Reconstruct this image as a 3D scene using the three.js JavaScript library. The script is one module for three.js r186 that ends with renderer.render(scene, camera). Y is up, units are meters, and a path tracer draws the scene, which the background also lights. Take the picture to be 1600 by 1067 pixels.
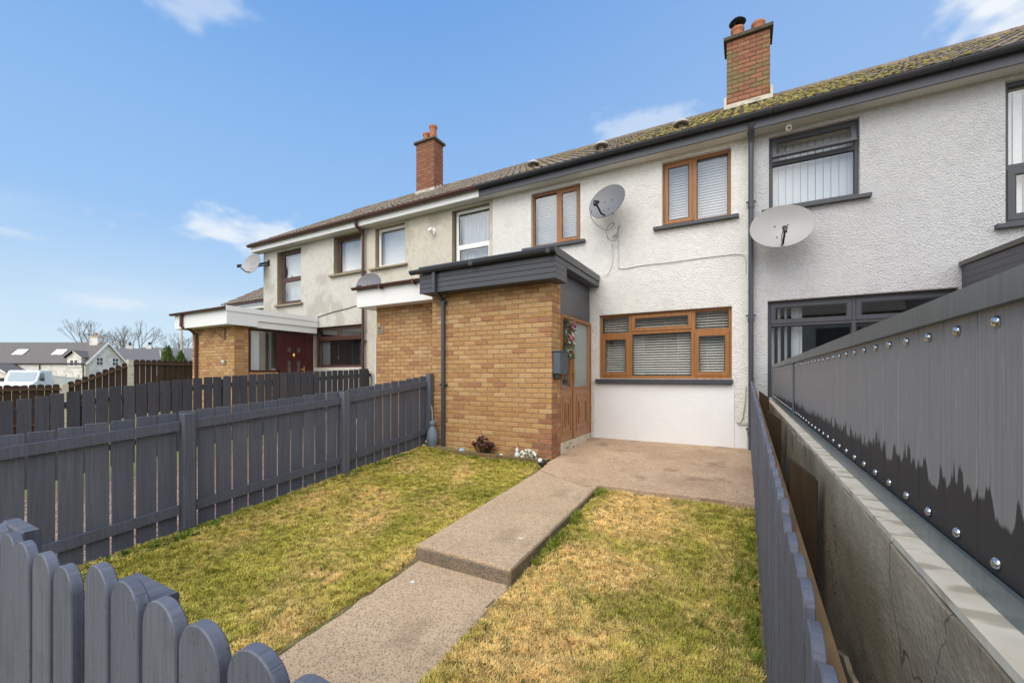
import * as THREE from 'three';
import { mergeGeometries, toCreasedNormals } from 'three/addons/utils/BufferGeometryUtils.js';

// ---------------------------------------------------------------- camera, sky, sun, exposure
const scene = new THREE.Scene();
const YAW = Math.atan(366 / 660), SY = Math.sin(YAW), CYW = Math.cos(YAW);
const CAM = new THREE.Vector3(0, 1.113, 7.4);
const camera = new THREE.PerspectiveCamera(2 * Math.atan(533.5 / 660) * 180 / Math.PI, 1600 / 1067, 0.05, 2000);
camera.position.copy(CAM);
camera.lookAt(CAM.x - SY, CAM.y, CAM.z - CYW);
camera.setViewOffset(1600, 1067, 0, -53.5, 1600, 1067);
scene.add(camera);
const renderer = new THREE.WebGLRenderer();
renderer.toneMapping = THREE.LinearToneMapping;
renderer.toneMappingExposure = 1.32;
renderer.shadowMap.enabled = true;

// seeded randomness and noise
let seed = 7;
const rnd = () => { seed = (seed + 0x6D2B79F5) | 0; let t = Math.imul(seed ^ (seed >>> 15), 1 | seed); t = (t + Math.imul(t ^ (t >>> 7), 61 | t)) ^ t; return ((t ^ (t >>> 14)) >>> 0) / 4294967296; };
const rr = (a, b) => a + (b - a) * rnd();
const clamp = (x, a = 0, b = 1) => Math.min(b, Math.max(a, x));
const sstep = (a, b, x) => { const t = clamp((x - a) / (b - a)); return t * t * (3 - 2 * t); };
const lerp = (a, b, t) => a + (b - a) * t;
const mix3 = (a, b, t) => [lerp(a[0], b[0], t), lerp(a[1], b[1], t), lerp(a[2], b[2], t)];
function hash(x, y, s) { let h = Math.imul(x | 0, 374761393) ^ Math.imul(y | 0, 668265263) ^ Math.imul(s | 0, 974634777); h = Math.imul(h ^ (h >>> 13), 1274126177); return ((h ^ (h >>> 16)) >>> 0) / 4294967296; }
function vn(x, y, s = 0, px = 0, py = px) {           // value noise, optionally periodic
  const xi = Math.floor(x), yi = Math.floor(y), fx = x - xi, fy = y - yi, w = (a, p) => p ? ((a % p) + p) % p : a;
  const u = fx * fx * (3 - 2 * fx), v = fy * fy * (3 - 2 * fy);
  const a = hash(w(xi, px), w(yi, py), s), b = hash(w(xi + 1, px), w(yi, py), s), c = hash(w(xi, px), w(yi + 1, py), s), d = hash(w(xi + 1, px), w(yi + 1, py), s);
  return a + (b - a) * u + (c - a) * v + (a - b - c + d) * u * v;
}
function fbm(x, y, o = 4, s = 0, px = 0, py = px) { let r = 0, a = 0.5, t = 0; for (let i = 0; i < o; i++) { r += a * vn(x, y, s + i * 17, px, py); t += a; a *= 0.5; x *= 2; y *= 2; px *= 2; py *= 2; } return r / t; }
function hash3(x, y, z) { return hash(x + Math.imul(z, 7919), y - Math.imul(z, 104729), 5); }
function n3(x, y, z) {
  const xi = Math.floor(x), yi = Math.floor(y), zi = Math.floor(z), s = t => t * t * (3 - 2 * t), u = s(x - xi), v = s(y - yi), w = s(z - zi);
  const L = (k) => { const a = hash3(xi, yi, zi + k), b = hash3(xi + 1, yi, zi + k), c = hash3(xi, yi + 1, zi + k), d = hash3(xi + 1, yi + 1, zi + k); return lerp(lerp(a, b, u), lerp(c, d, u), v); };
  return lerp(L(0), L(1), w);
}
const f3 = (x, y, z, o = 5) => { let r = 0, a = .5, t = 0; for (let i = 0; i < o; i++) { r += a * n3(x, y, z); t += a; a *= .5; x = x * 2 + 11.3; y = y * 2 + 5.1; z = z * 2 + 7.7; } return r / t; };

// sky: clear blue between the houses, thin cloud over the unseen rest, brightened for fill
{
  const W = 2048, Hh = 1024, data = new Float32Array(W * Hh * 4);
  const fwd = new THREE.Vector3(-SY, 0, -CYW), rgt = new THREE.Vector3(CYW, 0, -SY);
  for (let j = 0; j < Hh; j++) for (let i = 0; i < W; i++) {
    const phi = ((i + .5) / W - .5) * 2 * Math.PI, th = ((j + .5) / Hh - .5) * Math.PI;
    const ct = Math.cos(th), d = [ct * Math.cos(phi), Math.sin(th), ct * Math.sin(phi)];
    const el = Math.max(0, d[1]);
    let c = mix3([.51, .635, .72], [.255, .43, .69], sstep(0, .34, el));
    c = mix3(c, [.062, .215, .555], sstep(.20, .95, el));
    const along = d[0] * fwd.x + d[2] * fwd.z, side = d[0] * rgt.x + d[2] * rgt.z;
    c = mix3(c, [.30, .42, .64], .42 * sstep(-.35, .75, side) * sstep(.02, .2, el)); // paler towards the sun's side
    // wisps and low streaks in the blue part
    const q = 1 / (el + .12), wx = d[0] * q, wz = d[2] * q;
    const az = Math.atan2(side, along);
    const low = sstep(.50, .72, f3(az * 2.2 + 4, el * 15, 3.3)) * sstep(.40, .12, el) * sstep(.0, .05, el);
    
    // the named clouds of the photograph, by direction
    const blob = (a0, e0, ra, re, s) => { const w = f3(az * 13 + a0 * 30, el * 34, s) - .5, w2 = f3(az * 34, el * 80, s + 3) - .5; const k = 1 - Math.hypot((az - a0) / ra, (Math.asin(d[1]) - e0) / re) + w * 1.9 + w2 * 1.0; return sstep(0, .9, k); };
    let cl = low * .30;
    cl = Math.max(cl, .40 * blob(-.645, .62, .10, .05, 1.5), .85 * blob(-.53, .275, .20, .042, 2.5), .35 * blob(-.88, .215, .06, .01, 5.5));
    cl = Math.max(cl, 1.0 * blob(.875, .545, .085, .10, 3.5), .40 * blob(.30, .515, .13, .03, 4.5), .45 * blob(-.76, .125, .07, .016, 6.5));
    let cc = mix3([.62, .67, .73], [.74, .755, .77], f3(d[0] * 6, d[1] * 9, d[2] * 6, 4));
    // broken cloud behind the viewer and overhead, out of view, brightness raised for fill
    const cover = sstep(.42, -.25, along) * .62 + sstep(.66, .95, el) * .30;
    const deck = sstep(.80 - cover * .78, 1.04 - cover * .60, f3(d[0] * q * .9 + 2, d[2] * q * .9 + 1, 1.7) * .9 + .08);
    const dc = f3(d[0] * q * 1.6, d[2] * q * 1.6, 6.1);
    c = mix3(c, cc, clamp(cl));
    c = mix3(c, mix3([1.55, 1.53, 1.52], [2.2, 2.13, 2.02], dc), deck);
    if (d[1] < 0) c = mix3(c, [.30, .29, .26], sstep(0, -.06, d[1]));
    const k = (j * W + i) * 4; data[k] = c[0]; data[k + 1] = c[1]; data[k + 2] = c[2]; data[k + 3] = 1;
  }
  const t = new THREE.DataTexture(data, W, Hh, THREE.RGBAFormat, THREE.FloatType);
  t.mapping = THREE.EquirectangularReflectionMapping; t.magFilter = t.minFilter = THREE.LinearFilter; t.colorSpace = THREE.LinearSRGBColorSpace; t.needsUpdate = true;
  scene.background = t; scene.environment = t;
}
const sun = new THREE.DirectionalLight(new THREE.Color(1, .935, .83), 1.5);
sun.position.set(-7, 17, 15); sun.target.position.set(-4, 0, 0);
sun.castShadow = true; sun.shadow.radius = 75; sun.shadow.mapSize.set(4096, 4096);
Object.assign(sun.shadow.camera, { left: -40, right: 40, top: 40, bottom: -40, near: .5, far: 120 });
scene.add(sun, sun.target);

// ---------------------------------------------------------------- helpers
const taken = {};
const numbered = n => { const k = taken[n] = (taken[n] ?? -1) + 1; return k ? `${n}_${String(k).padStart(3, '0')}` : n; };
function tag(o, label, category, group, kind) { Object.assign(o.userData, { label, category }); if (group) o.userData.group = group; if (kind) o.userData.kind = kind; return o; }
function mesh(name, geo, mat, parent = scene) {
  const m = new THREE.Mesh(Array.isArray(geo) ? merge(geo) : geo, mat); m.castShadow = m.receiveShadow = true;
  m.name = parent === scene ? numbered(name) : name; parent.add(m); return m;
}
function thing(name, label, category, base = [0, 0, 0], turn = 0, group) {
  const g = new THREE.Group(); g.name = numbered(name); g.position.set(...base); g.rotation.y = turn; scene.add(g); return tag(g, label, category, group);
}
function part(name, parent) { const g = new THREE.Group(); g.name = name; parent.add(g); return g; }
function settle(g, x, y, z) { for (const c of g.children) { c.position.x -= x; c.position.y -= y; c.position.z -= z; } g.position.set(x, y, z); return g; } // origin to the thing's base
function merge(list) {
  const out = list.map(g => { g = g.index ? g.toNonIndexed() : g; for (const k of Object.keys(g.attributes)) if (!['position', 'normal', 'uv'].includes(k)) g.deleteAttribute(k); return g; });
  return out.length === 1 ? out[0] : mergeGeometries(out);
}
function metre(g, ox = 0, oy = 0) {                       // uv in metres, by the way each face points
  if (g.index) g = g.toNonIndexed();
  const p = g.attributes.position, n = g.attributes.normal, uv = new Float32Array(p.count * 2);
  for (let i = 0; i < p.count; i++) {
    const ax = Math.abs(n.getX(i)), ay = Math.abs(n.getY(i)), az = Math.abs(n.getZ(i)), x = p.getX(i), y = p.getY(i), z = p.getZ(i);
    const q = ax >= ay && ax >= az ? [z, y] : ay >= az ? [x, z] : [x, y];
    uv[2 * i] = q[0] + ox; uv[2 * i + 1] = q[1] + oy;
  }
  g.setAttribute('uv', new THREE.BufferAttribute(uv, 2)); return g;
}
const extr = (shape, depth, bevel = 0, seg = 6, bs = 1) => new THREE.ExtrudeGeometry(shape, { depth: depth - 2 * bevel, bevelEnabled: bevel > 0, bevelThickness: bevel, bevelSize: bevel, bevelOffset: -bevel, bevelSegments: bs, curveSegments: seg });
const rectShape = (x0, x1, y0, y1, S = THREE.Shape) => { const s = new S(); s.moveTo(x0, y0); s.lineTo(x1, y0); s.lineTo(x1, y1); s.lineTo(x0, y1); s.closePath(); return s; };
function bx(x0, x1, y0, y1, z0, z1, b = 0, ox = 0, oy = 0) { // box by its bounds, with chamfered edges
  let g;
  if (b > 0) { g = extr(rectShape(x0, x1, y0, y1), z1 - z0, b); g.translate(0, 0, z0 + b); }
  else { g = new THREE.BoxGeometry(x1 - x0, y1 - y0, z1 - z0); g.translate((x0 + x1) / 2, (y0 + y1) / 2, (z0 + z1) / 2); }
  return metre(g, ox, oy);
}
function beam(p, q, w, h, b = .004) {                     // bar with width w across and height h, from p to q
  const a = new THREE.Vector3(...p), c = new THREE.Vector3(...q), L = a.distanceTo(c), g = bx(-w / 2, w / 2, -h / 2, h / 2, 0, L, b, rnd() * 3, rnd() * 3);
  const m = new THREE.Matrix4(), z = c.clone().sub(a).normalize(), up = Math.abs(z.y) > .9 ? new THREE.Vector3(0, 0, 1) : new THREE.Vector3(0, 1, 0), x = new THREE.Vector3().crossVectors(up, z).normalize();
  m.makeBasis(x, new THREE.Vector3().crossVectors(z, x), z).setPosition(a); g.applyMatrix4(m); return g;
}
const tube = (pts, r, n = 24, rad = 8) => new THREE.TubeGeometry(new THREE.CatmullRomCurve3(pts.map(p => new THREE.Vector3(...p))), n, r, rad);
function cyl(x, y0, y1, z, r, n = 14, r2 = r) { const g = new THREE.CylinderGeometry(r2, r, y1 - y0, n); g.translate(x, (y0 + y1) / 2, z); return g; }
function lathe(pts, n = 20) { return new THREE.LatheGeometry(pts.map(p => new THREE.Vector2(...p)), n); }
function mapY(g, f) { const p = g.attributes.position; for (let i = 0; i < p.count; i++) p.setY(i, p.getY(i) + f(p.getX(i), p.getZ(i))); g.computeVertexNormals(); return g; }

// ---------------------------------------------------------------- textures
const sr = x => Math.round(255 * clamp(x <= .0031308 ? x * 12.92 : 1.055 * Math.pow(x, 1 / 2.4) - .055));
function tex(w, h, fn, colour, mx = 1, my = mx) {          // fn(u, v) -> linear [r, g, b] or a height; mx, my: metres per repeat
  const d = new Uint8Array(w * h * 4);
  for (let j = 0; j < h; j++) for (let i = 0; i < w; i++) { const c = fn((i + .5) / w, (j + .5) / h), k = (j * w + i) * 4; if (colour) { d[k] = sr(c[0]); d[k + 1] = sr(c[1]); d[k + 2] = sr(c[2]); } else d[k] = d[k + 1] = d[k + 2] = 255 * clamp(c); d[k + 3] = 255; }
  const t = new THREE.DataTexture(d, w, h); t.wrapS = t.wrapT = THREE.RepeatWrapping; t.magFilter = THREE.LinearFilter; t.minFilter = THREE.LinearMipmapLinearFilter; t.generateMipmaps = true;
  t.repeat.set(1 / mx, 1 / my); if (colour) t.colorSpace = THREE.SRGBColorSpace; t.needsUpdate = true; return t;
}
const grey = v => [v, v, v];
function cells(u, v, n, s) {                               // distance to the nearest of n x n jittered points, periodic
  const x = u * n, y = v * n, xi = Math.floor(x), yi = Math.floor(y); let best = 9, id = 0;
  for (let a = -1; a <= 1; a++) for (let b = -1; b <= 1; b++) { const cx = ((xi + a) % n + n) % n, cy = ((yi + b) % n + n) % n, dx = xi + a + hash(cx, cy, s) - x, dy = yi + b + hash(cx, cy, s + 1) - y, q = dx * dx + dy * dy; if (q < best) { best = q; id = hash(cx, cy, s + 2); } }
  return [Math.sqrt(best), id];
}
const roughBump = tex(1024, 1024, (u, v) => { const [d1, i1] = cells(u, v, 72, 3), [d2, i2] = cells(u, v, 130, 9); return .15 + .55 * Math.max((1 - d1 * 1.25) * (.35 + .65 * i1), (1 - d2 * 1.3) * .5 * i2) + .3 * fbm(u * 24, v * 24, 4, 2, 24); }, false, .95);
const roughBumpWide = roughBump.clone(); roughBumpWide.repeat.set(1 / 1.45, 1 / 1.45); roughBumpWide.needsUpdate = true;
const roughCol = tex(1024, 1024, (u, v) => { const [d, id] = cells(u, v, 110, 5); const g = .90 + .10 * fbm(u * 40, v * 40, 3, 8, 40) - (.16 * sstep(.45, .85, d) * id) - .06 * sstep(.55, .8, fbm(u * 5, v * 5, 4, 4, 5)); return [g, g * .995, g * .985]; }, true, 1.9);
const pebbleCol = tex(1024, 1024, (u, v) => { const [d, id] = cells(u, v, 120, 15); const st = sstep(.48, .74, fbm(u * 6, v * 4, 5, 21, 6, 4)); let c = grey(.80 + .20 * fbm(u * 50, v * 50, 3, 8, 50) - .22 * sstep(.35, .8, d) * id); c = mix3(c, [c[0] * .74, c[1] * .73, c[2] * .70], st * .8); return c; }, true, 2.3);
const smoothBump = tex(256, 256, (u, v) => fbm(u * 16, v * 16, 5, 31, 16), false, .8);
const paintCol = tex(512, 512, (u, v) => { const g = .90 + .1 * fbm(u * 8, v * 8, 5, 41, 8); return [g, g, g]; }, true, 2.4);
const grainCol = tex(512, 512, (u, v) => { const w = fbm(u * 4, v * 2, 3, 51, 4, 2); const s = fbm(u * 90 + w * 2, v * 3, 4, 52, 90, 3); const knot = sstep(.75, .9, fbm(u * 9, v * 5, 3, 53, 9, 5)); const sp = sstep(.80, .86, vn(u * 200, v * 200, 57, 200)); const g = .62 + .46 * s - .20 * knot + .20 * sp * vn(u * 6, v * 6, 58, 6) + .16 * (fbm(u * 7, v * 4, 4, 59, 7, 4) - .5); return [g, g * .995, g * .99]; }, true, .9);
const grainBump = tex(512, 512, (u, v) => fbm(u * 90 + fbm(u * 4, v * 2, 3, 51, 4, 2) * 2, v * 3, 4, 52, 90, 3), false, .9);
const rawWoodCol = tex(256, 512, (u, v) => { const s = fbm(u * 30 + fbm(u * 3, v * 2, 3, 61, 3, 2) * 4, v * 2, 4, 62, 30, 2); const st = sstep(.5, .8, fbm(u * 4, v * 4, 4, 63, 4)); return mix3(mix3([.12, .076, .036], [.21, .135, .064], s), [.085, .072, .04], st * .75); }, true, .5, 1);
const oakCol = tex(256, 512, (u, v) => { const s = fbm(u * 26 + fbm(u * 3, v * 2, 3, 71, 3, 2) * 5, v * 2, 4, 72, 26, 2); return mix3([.20, .072, .016], [.40, .17, .043], s); }, true, .35, .7);
const brickGrain = tex(256, 256, (u, v) => { const g = .80 + .30 * fbm(u * 30, v * 30, 4, 81, 30) - .25 * sstep(.72, .8, vn(u * 60, v * 60, 83, 60)); const f = sstep(.55, .8, fbm(u * 5, v * 7, 3, 85, 5, 7)); return [g * (1 - .05 * f), g * (1 - .10 * f), g * (1 - .16 * f)]; }, true, .37);
const brickBump = tex(256, 256, (u, v) => fbm(u * 40, v * 40, 4, 81, 40), false, .37);
const stone = (a, b, dark, s) => tex(1024, 1024, (u, v) => { const base = mix3(a, b, fbm(u * 5, v * 5, 5, s, 5)); const [d, id] = cells(u, v, 110, s + 3), [d2, id2] = cells(u, v, 60, s + 7); let c = base.map(x => x * (.86 + .28 * fbm(u * 60, v * 60, 3, s + 1, 60))); if (id < .30) c = mix3(c, dark, .75 * sstep(.5, .25, d)); if (id > .93) c = mix3(c, [.55, .50, .44], .6 * sstep(.4, .2, d)); if (id2 < .10) c = mix3(c, dark, .6 * sstep(.35, .15, d2)); return mix3(c, dark, .34 * sstep(.56, .78, fbm(u * 4, v * 4, 5, s + 9, 4))); }, true, 1.2);
const pathCol = stone([.435, .312, .196], [.555, .412, .265], [.13, .092, .06], 101);
const patioStain = (() => { const t = tex(1024, 1024, (u, v) => { const b = mix3([.43, .295, .19], [.53, .385, .26], fbm(u * 9, v * 9, 5, 133, 9)); const [d, id] = cells(u, v, 150, 137), [d2, id2] = cells(u, v, 34, 139); let c = b.map(x => x * (.84 + .32 * fbm(u * 110, v * 110, 3, 134, 110))); if (id < .22) c = mix3(c, [.17, .115, .075], .6 * sstep(.5, .25, d)); if (id2 < .22) c = mix3(c, [.15, .10, .065], .55 * sstep(.42, .12, d2 + .25 * fbm(u * 90, v * 90, 3, 138, 90))); c = mix3(c, [.20, .135, .085], .55 * sstep(.60, .74, fbm(u * 10, v * 10, 5, 144, 10)) * (.5 + fbm(u * 60, v * 60, 3, 146, 60))); return mix3(c, [.25, .16, .10], .30 * sstep(.5, .7, fbm(u * 4, v * 4, 4, 147, 4))); }, true, 2.75); return t; })();
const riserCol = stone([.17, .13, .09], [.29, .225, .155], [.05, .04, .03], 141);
const pathBump = tex(512, 512, (u, v) => { const [d, id] = cells(u, v, 60, 104); return .5 * fbm(u * 40, v * 40, 4, 105, 40) + .5 * (1 - d) * id; }, false, .65);
const tileCol = tex(512, 512, (u, v) => { const l = sstep(.60, .74, fbm(u * 22, v * 22, 4, 151, 22)), k = sstep(.62, .8, fbm(u * 6, v * 6, 4, 152, 6)); let c = mix3([.125, .098, .078], [.23, .185, .145], fbm(u * 34, v * 34, 4, 153, 34)); c = mix3(c, [.37, .34, .28], l * .6); return mix3(c, [.075, .062, .05], k * .5); }, true, 1.1);
const soilCol = tex(512, 512, (u, v) => { const s = fbm(u * 30, v * 30, 4, 161, 30); return mix3(mix3([.13, .10, .05], [.30, .235, .11], s), [.17, .175, .045], sstep(.45, .7, fbm(u * 8, v * 8, 4, 163, 8))); }, true, 1.1);
const gravelCol = tex(1024, 1024, (u, v) => { const [d, id] = cells(u, v, 70, 171); const c = id < .33 ? [.50, .36, .29] : id < .66 ? [.40, .24, .18] : id < .85 ? [.62, .53, .45] : [.20, .16, .14]; return c.map(x => x * .72 * (.35 + .75 * sstep(.85, .25, d))); }, true, 1.4);
const gravelBump = tex(512, 512, (u, v) => 1 - cells(u, v, 70, 171)[0], false, 1.4);
const farGround = tex(512, 512, (u, v) => { const s = fbm(u * 12, v * 12, 6, 181, 12); return mix3([.10, .12, .035], [.20, .19, .07], s); }, true, 9);
const wallStain = tex(1024, 1024, (u, v) => {               // weathered render with streaks, damp patches and cracks; u runs 4 m along, v 1.3 m up
  const run = fbm(u * 26, v * 3 + fbm(u * 8, v * 3, 3, 191, 8, 3) * 2, 5, 192, 26, 3), p = fbm(u * 9, v * 4, 5, 193, 9, 4), g = fbm(u * 120, v * 50, 3, 194, 120, 50);
  let c = mix3([.30, .235, .145], [.50, .42, .295], run * .6 + g * .5); c = mix3(c, [.10, .085, .06], sstep(.52, .72, p) * .6); c = mix3(c, [.15, .14, .05], sstep(.55, .75, fbm(u * 7, v * 6, 4, 195, 7, 6)) * .4);
  const cr = Math.abs(fbm(u * 7, v * 3, 5, 196, 7, 3) - .5); if (cr < .0025) c = c.map(x => x * .35); return c;
}, true, 4, 1.3);
const copeCol = tex(512, 512, (u, v) => { const s = fbm(u * 14, v * 14, 5, 201, 14); let c = mix3([.50, .44, .34], [.70, .64, .53], s); return mix3(c, [.24, .21, .15], sstep(.60, .74, fbm(u * 9, v * 22, 4, 203, 9, 22)) * .7); }, true, 1);
const copeNew = tex(512, 512, (u, v) => { const s = fbm(u * 14, v * 14, 5, 205, 14); return mix3(mix3([.58, .50, .375], [.78, .70, .56], s), [.30, .25, .16], sstep(.60, .74, fbm(u * 9, v * 22, 4, 207, 9, 22)) * .6); }, true, 1);
const metalCol = tex(512, 512, (u, v) => { const s = fbm(u * 60, v * 6, 4, 211, 60, 6); return mix3([.16, .20, .215], [.25, .295, .31], s); }, true, .7);
function boardTex(s, tall) {                                // grey composite board, its foot soaked dark with a ragged upper edge
  return tex(256, 512, (u, v) => { const g = fbm(u * 60, v * 3, 4, s, 60, 3), w = .07 + tall * (.55 + .9 * vn(u * 9, 0, s + 5, 9) * vn(u * 23, 0, s + 6, 23) + .35 * vn(u * 4, 0, s + 7, 4)); let c = mix3([.235, .22, .212], [.36, .335, .322], g); if (fbm(u * 20, v * 8, 3, s + 8, 20, 8) > .69) c = c.map(x => x * 1.12); c = mix3(c, [.024, .022, .023], sstep(w + .015, w - .012, v) * .94); if (Math.abs(u - .5) > .475) c = c.map(x => x * .8); return c; }, true, 1, 1);
}

const nearCol = tex(1024, 1024, (u, v) => { const w = fbm(u * 3, v * 2, 3, 251, 3, 2), s = fbm(u * 60 + w * 2, v * 3, 5, 252, 60, 3), [d, id] = cells(u, v, 52, 255), [d2, id2] = cells(u, v, 40, 258), drop = (id > .72 ? sstep(.34, .16, d) : 0) * sstep(.3, .6, fbm(u * 5, v * 5, 3, 259, 5)); let c = grey(.62 + .55 * s); c = mix3(c, [1.9, 1.92, 1.95], drop * .5); if (id2 < .05) c = mix3(c, grey(.35), sstep(.3, .15, d2) * .7); return mix3(c, grey(.62), .4 * sstep(.55, .75, fbm(u * 4, v * 4, 4, 260, 4))); }, true, .42);
// ---------------------------------------------------------------- materials
const std = (o) => new THREE.MeshStandardMaterial({ roughness: .85, ...o });
const C = (r, g, b) => new THREE.Color().setRGB(r, g, b);
const M = {
  white: std({ color: C(.83, .815, .785), map: roughCol, bumpMap: roughBumpWide, bumpScale: .023, roughness: .8 }),
  whiteSmooth: std({ color: C(.85, .85, .855), map: paintCol, bumpMap: smoothBump, bumpScale: .002, roughness: .55 }),
  grey: std({ color: C(.545, .55, .57), map: roughCol, bumpMap: roughBumpWide, bumpScale: .022 }),
  cream: std({ color: C(.735, .68, .575), map: pebbleCol, bumpMap: roughBump, bumpScale: .014 }),
  creamGrey: std({ color: C(.71, .675, .615), map: pebbleCol, bumpMap: roughBump, bumpScale: .009 }),
  reveal: std({ color: C(.62, .60, .56), map: paintCol }), revealTan: std({ color: C(.36, .30, .21), map: pebbleCol }),
  inside: std({ color: C(.30, .28, .26) }), floorIn: std({ color: C(.12, .09, .07) }),
  anth: std({ color: C(.060, .064, .079), roughness: .42, map: paintCol }), anthDark: std({ color: C(.036, .038, .046), roughness: .30 }),
  brown: std({ color: C(.085, .033, .026), roughness: .45 }), maroon: std({ color: C(.062, .010, .010), roughness: .35 }),
  whitePlastic: std({ color: C(.81, .81, .80), roughness: .4 }), soffit: std({ color: C(.66, .64, .59), roughness: .6 }),
  oak: new THREE.MeshPhysicalMaterial({ map: oakCol, roughness: .5, clearcoat: .25, clearcoatRoughness: .35 }), oakPale: std({ color: C(.36, .185, .085), roughness: .5 }),
  glass: new THREE.MeshPhysicalMaterial({ color: 0xffffff, transmission: 1, thickness: 0, roughness: .02, ior: 1.9, metalness: 0 }),
  frosted: new THREE.MeshPhysicalMaterial({ color: C(.62, .70, .70), transmission: .6, thickness: 0, roughness: .3, ior: 1.5 }),
  blind: std({ color: C(.50, .545, .59), roughness: .6 }), blindWarm: std({ color: C(.80, .785, .72), roughness: .6 }), curtain: std({ color: C(.50, .545, .585), roughness: .9 }), dark: std({ color: C(.03, .03, .032), roughness: .6 }),
  tile: [1, .86, 1.14, .95].map((k, i) => std({ color: C(k, k * (1 - .01 * i), k * (1 - .02 * i)), map: tileCol, bumpMap: brickBump, bumpScale: .002, roughness: .9 })),
  deck: std({ color: C(.05, .045, .04) }), lead: std({ color: C(.85, .86, .87), map: copeCol, roughness: .55 }), moss: std({ color: C(1, 1, 1), roughness: 1 }),
  mortar: std({ color: C(.36, .27, .175), bumpMap: smoothBump, bumpScale: .003 }), mortarDark: std({ color: C(.085, .062, .045) }),
  clay: std({ color: C(.42, .155, .075), map: brickGrain, roughness: .75 }),
  fence: [[.112, .121, .155], [.102, .111, .144], [.122, .130, .164]].map(c => std({ color: C(...c), map: grainCol, bumpMap: grainBump, bumpScale: .0018, roughness: .72 })),
  fenceDull: [[.070, .073, .085], [.082, .084, .094], [.060, .062, .072]].map(c => std({ color: C(...c), map: grainCol, bumpMap: grainBump, bumpScale: .002, roughness: .85 })),
  fenceNear: [[.122, .133, .172], [.112, .123, .161], [.132, .143, .182]].map(c => std({ color: C(...c), map: nearCol, bumpMap: grainBump, bumpScale: .0016, roughness: .6 })),
  fenceEnd: std({ color: C(.115, .125, .155), map: grainCol, roughness: .6 }),
  brownBoard: [[.060, .030, .018], [.050, .026, .016], [.072, .037, .022]].map(c => std({ color: C(...c), map: grainCol, bumpMap: grainBump, bumpScale: .002 })), brownRail: std({ color: C(.11, .065, .032), map: grainCol }),
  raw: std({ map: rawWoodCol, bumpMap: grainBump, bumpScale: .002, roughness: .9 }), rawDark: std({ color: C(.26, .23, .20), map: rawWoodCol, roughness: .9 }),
  path: std({ map: pathCol, bumpMap: pathBump, bumpScale: .006, roughness: .95 }), patio: std({ map: patioStain, bumpMap: pathBump, bumpScale: .004, roughness: .85 }),
  coping: std({ color: C(1, 1, 1), map: copeNew, bumpMap: smoothBump, bumpScale: .004, roughness: .9 }), concrete: std({ map: copeCol, bumpMap: smoothBump, bumpScale: .004, roughness: .9 }), stain: std({ map: wallStain, bumpMap: pathBump, bumpScale: .0025, roughness: .9 }),
  soil: std({ map: soilCol, bumpMap: gravelBump, bumpScale: .01, roughness: 1 }), gravel: std({ map: gravelCol, bumpMap: gravelBump, bumpScale: .012, roughness: .95 }), far: std({ map: farGround, roughness: 1 }),
  metal: std({ map: metalCol, metalness: .55, roughness: .38 }), bolt: std({ color: C(.62, .63, .64), metalness: 1, roughness: .25 }), gold: std({ color: C(.80, .52, .16), metalness: 1, roughness: .3 }),
  dishDark: std({ color: C(.16, .165, .18), roughness: .5, map: paintCol }), dishPale: std({ color: C(.345, .335, .335), roughness: .45, map: paintCol }), black: std({ color: C(.018, .018, .02), roughness: .45 }),
  vase: std({ color: C(.17, .21, .27), map: paintCol, roughness: .6 }), steel: std({ color: C(.45, .47, .48), metalness: .8, roughness: .4 }),
};
const FB = [[.465, .265, .108], [.50, .295, .122], [.44, .24, .095], [.54, .34, .16], [.485, .28, .13], [.40, .20, .088], [.60, .41, .23], [.37, .175, .085]];
const brickMats = FB.map(c => std({ color: C(...c), map: brickGrain, bumpMap: brickBump, bumpScale: .002, roughness: .9 }));
const redMats = [[.36, .165, .085], [.32, .145, .078], [.39, .185, .095], [.28, .13, .075]].map(c => std({ color: C(...c), map: brickGrain, bumpMap: brickBump, bumpScale: .002, roughness: .9 }));
const chimMats = [[.30, .125, .070], [.255, .105, .06], [.33, .145, .08], [.27, .12, .068]].map(c => std({ color: C(...c), map: brickGrain, bumpMap: brickBump, bumpScale: .002, roughness: .9 }));
const algaeMats = [[.25, .175, .075], [.215, .155, .07], [.29, .16, .075]].map(c => std({ color: C(...c), map: brickGrain, bumpMap: brickBump, bumpScale: .002, roughness: 1 }));

// ---------------------------------------------------------------- ground
const lawnY = (x, z) => (z < 4.72 ? .035 - .0955 * z : -.416 - .075 * (z - 4.72)) + .09 * sstep(-3.7, -4.75, x) + .012 * (fbm(x * 1.7 + 20, z * 1.7 + 20, 3, 5) - .5) * 2;
const slabY = z => -.0615 * z;
{ // one sheet out to the horizon, dipping under the gardens
  const xs = [], zs = []; for (let i = -40; i <= 40; i++) { const k = Math.sign(i) * (Math.abs(i) < 24 ? Math.abs(i) * .6 : 14 + Math.pow(Math.abs(i) - 23, 2.15) * 1.9); xs.push(k - 3); zs.push(k + 4); }
  const g = new THREE.PlaneGeometry(1, 1, 80, 80), p = g.attributes.position, uv = g.attributes.uv;
  for (let j = 0; j <= 80; j++) for (let i = 0; i <= 80; i++) {
    const x = xs[i], z = zs[80 - j], k = j * 81 + i, r = Math.hypot(x, z - 4);
    const near = -.02 - .085 * clamp(z, 0, 7) - .08, y = lerp(near, -.9 - .35 * sstep(12, 60, r), sstep(11, 26, r));
    p.setXYZ(k, x, y, z); uv.setXY(k, x, z);
  }
  // winding: rows go from far z to near z
  g.computeVertexNormals(); const m = mesh('ground', g, M.far); m.material.side = THREE.DoubleSide; m.userData.kind = 'structure';
}
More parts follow.
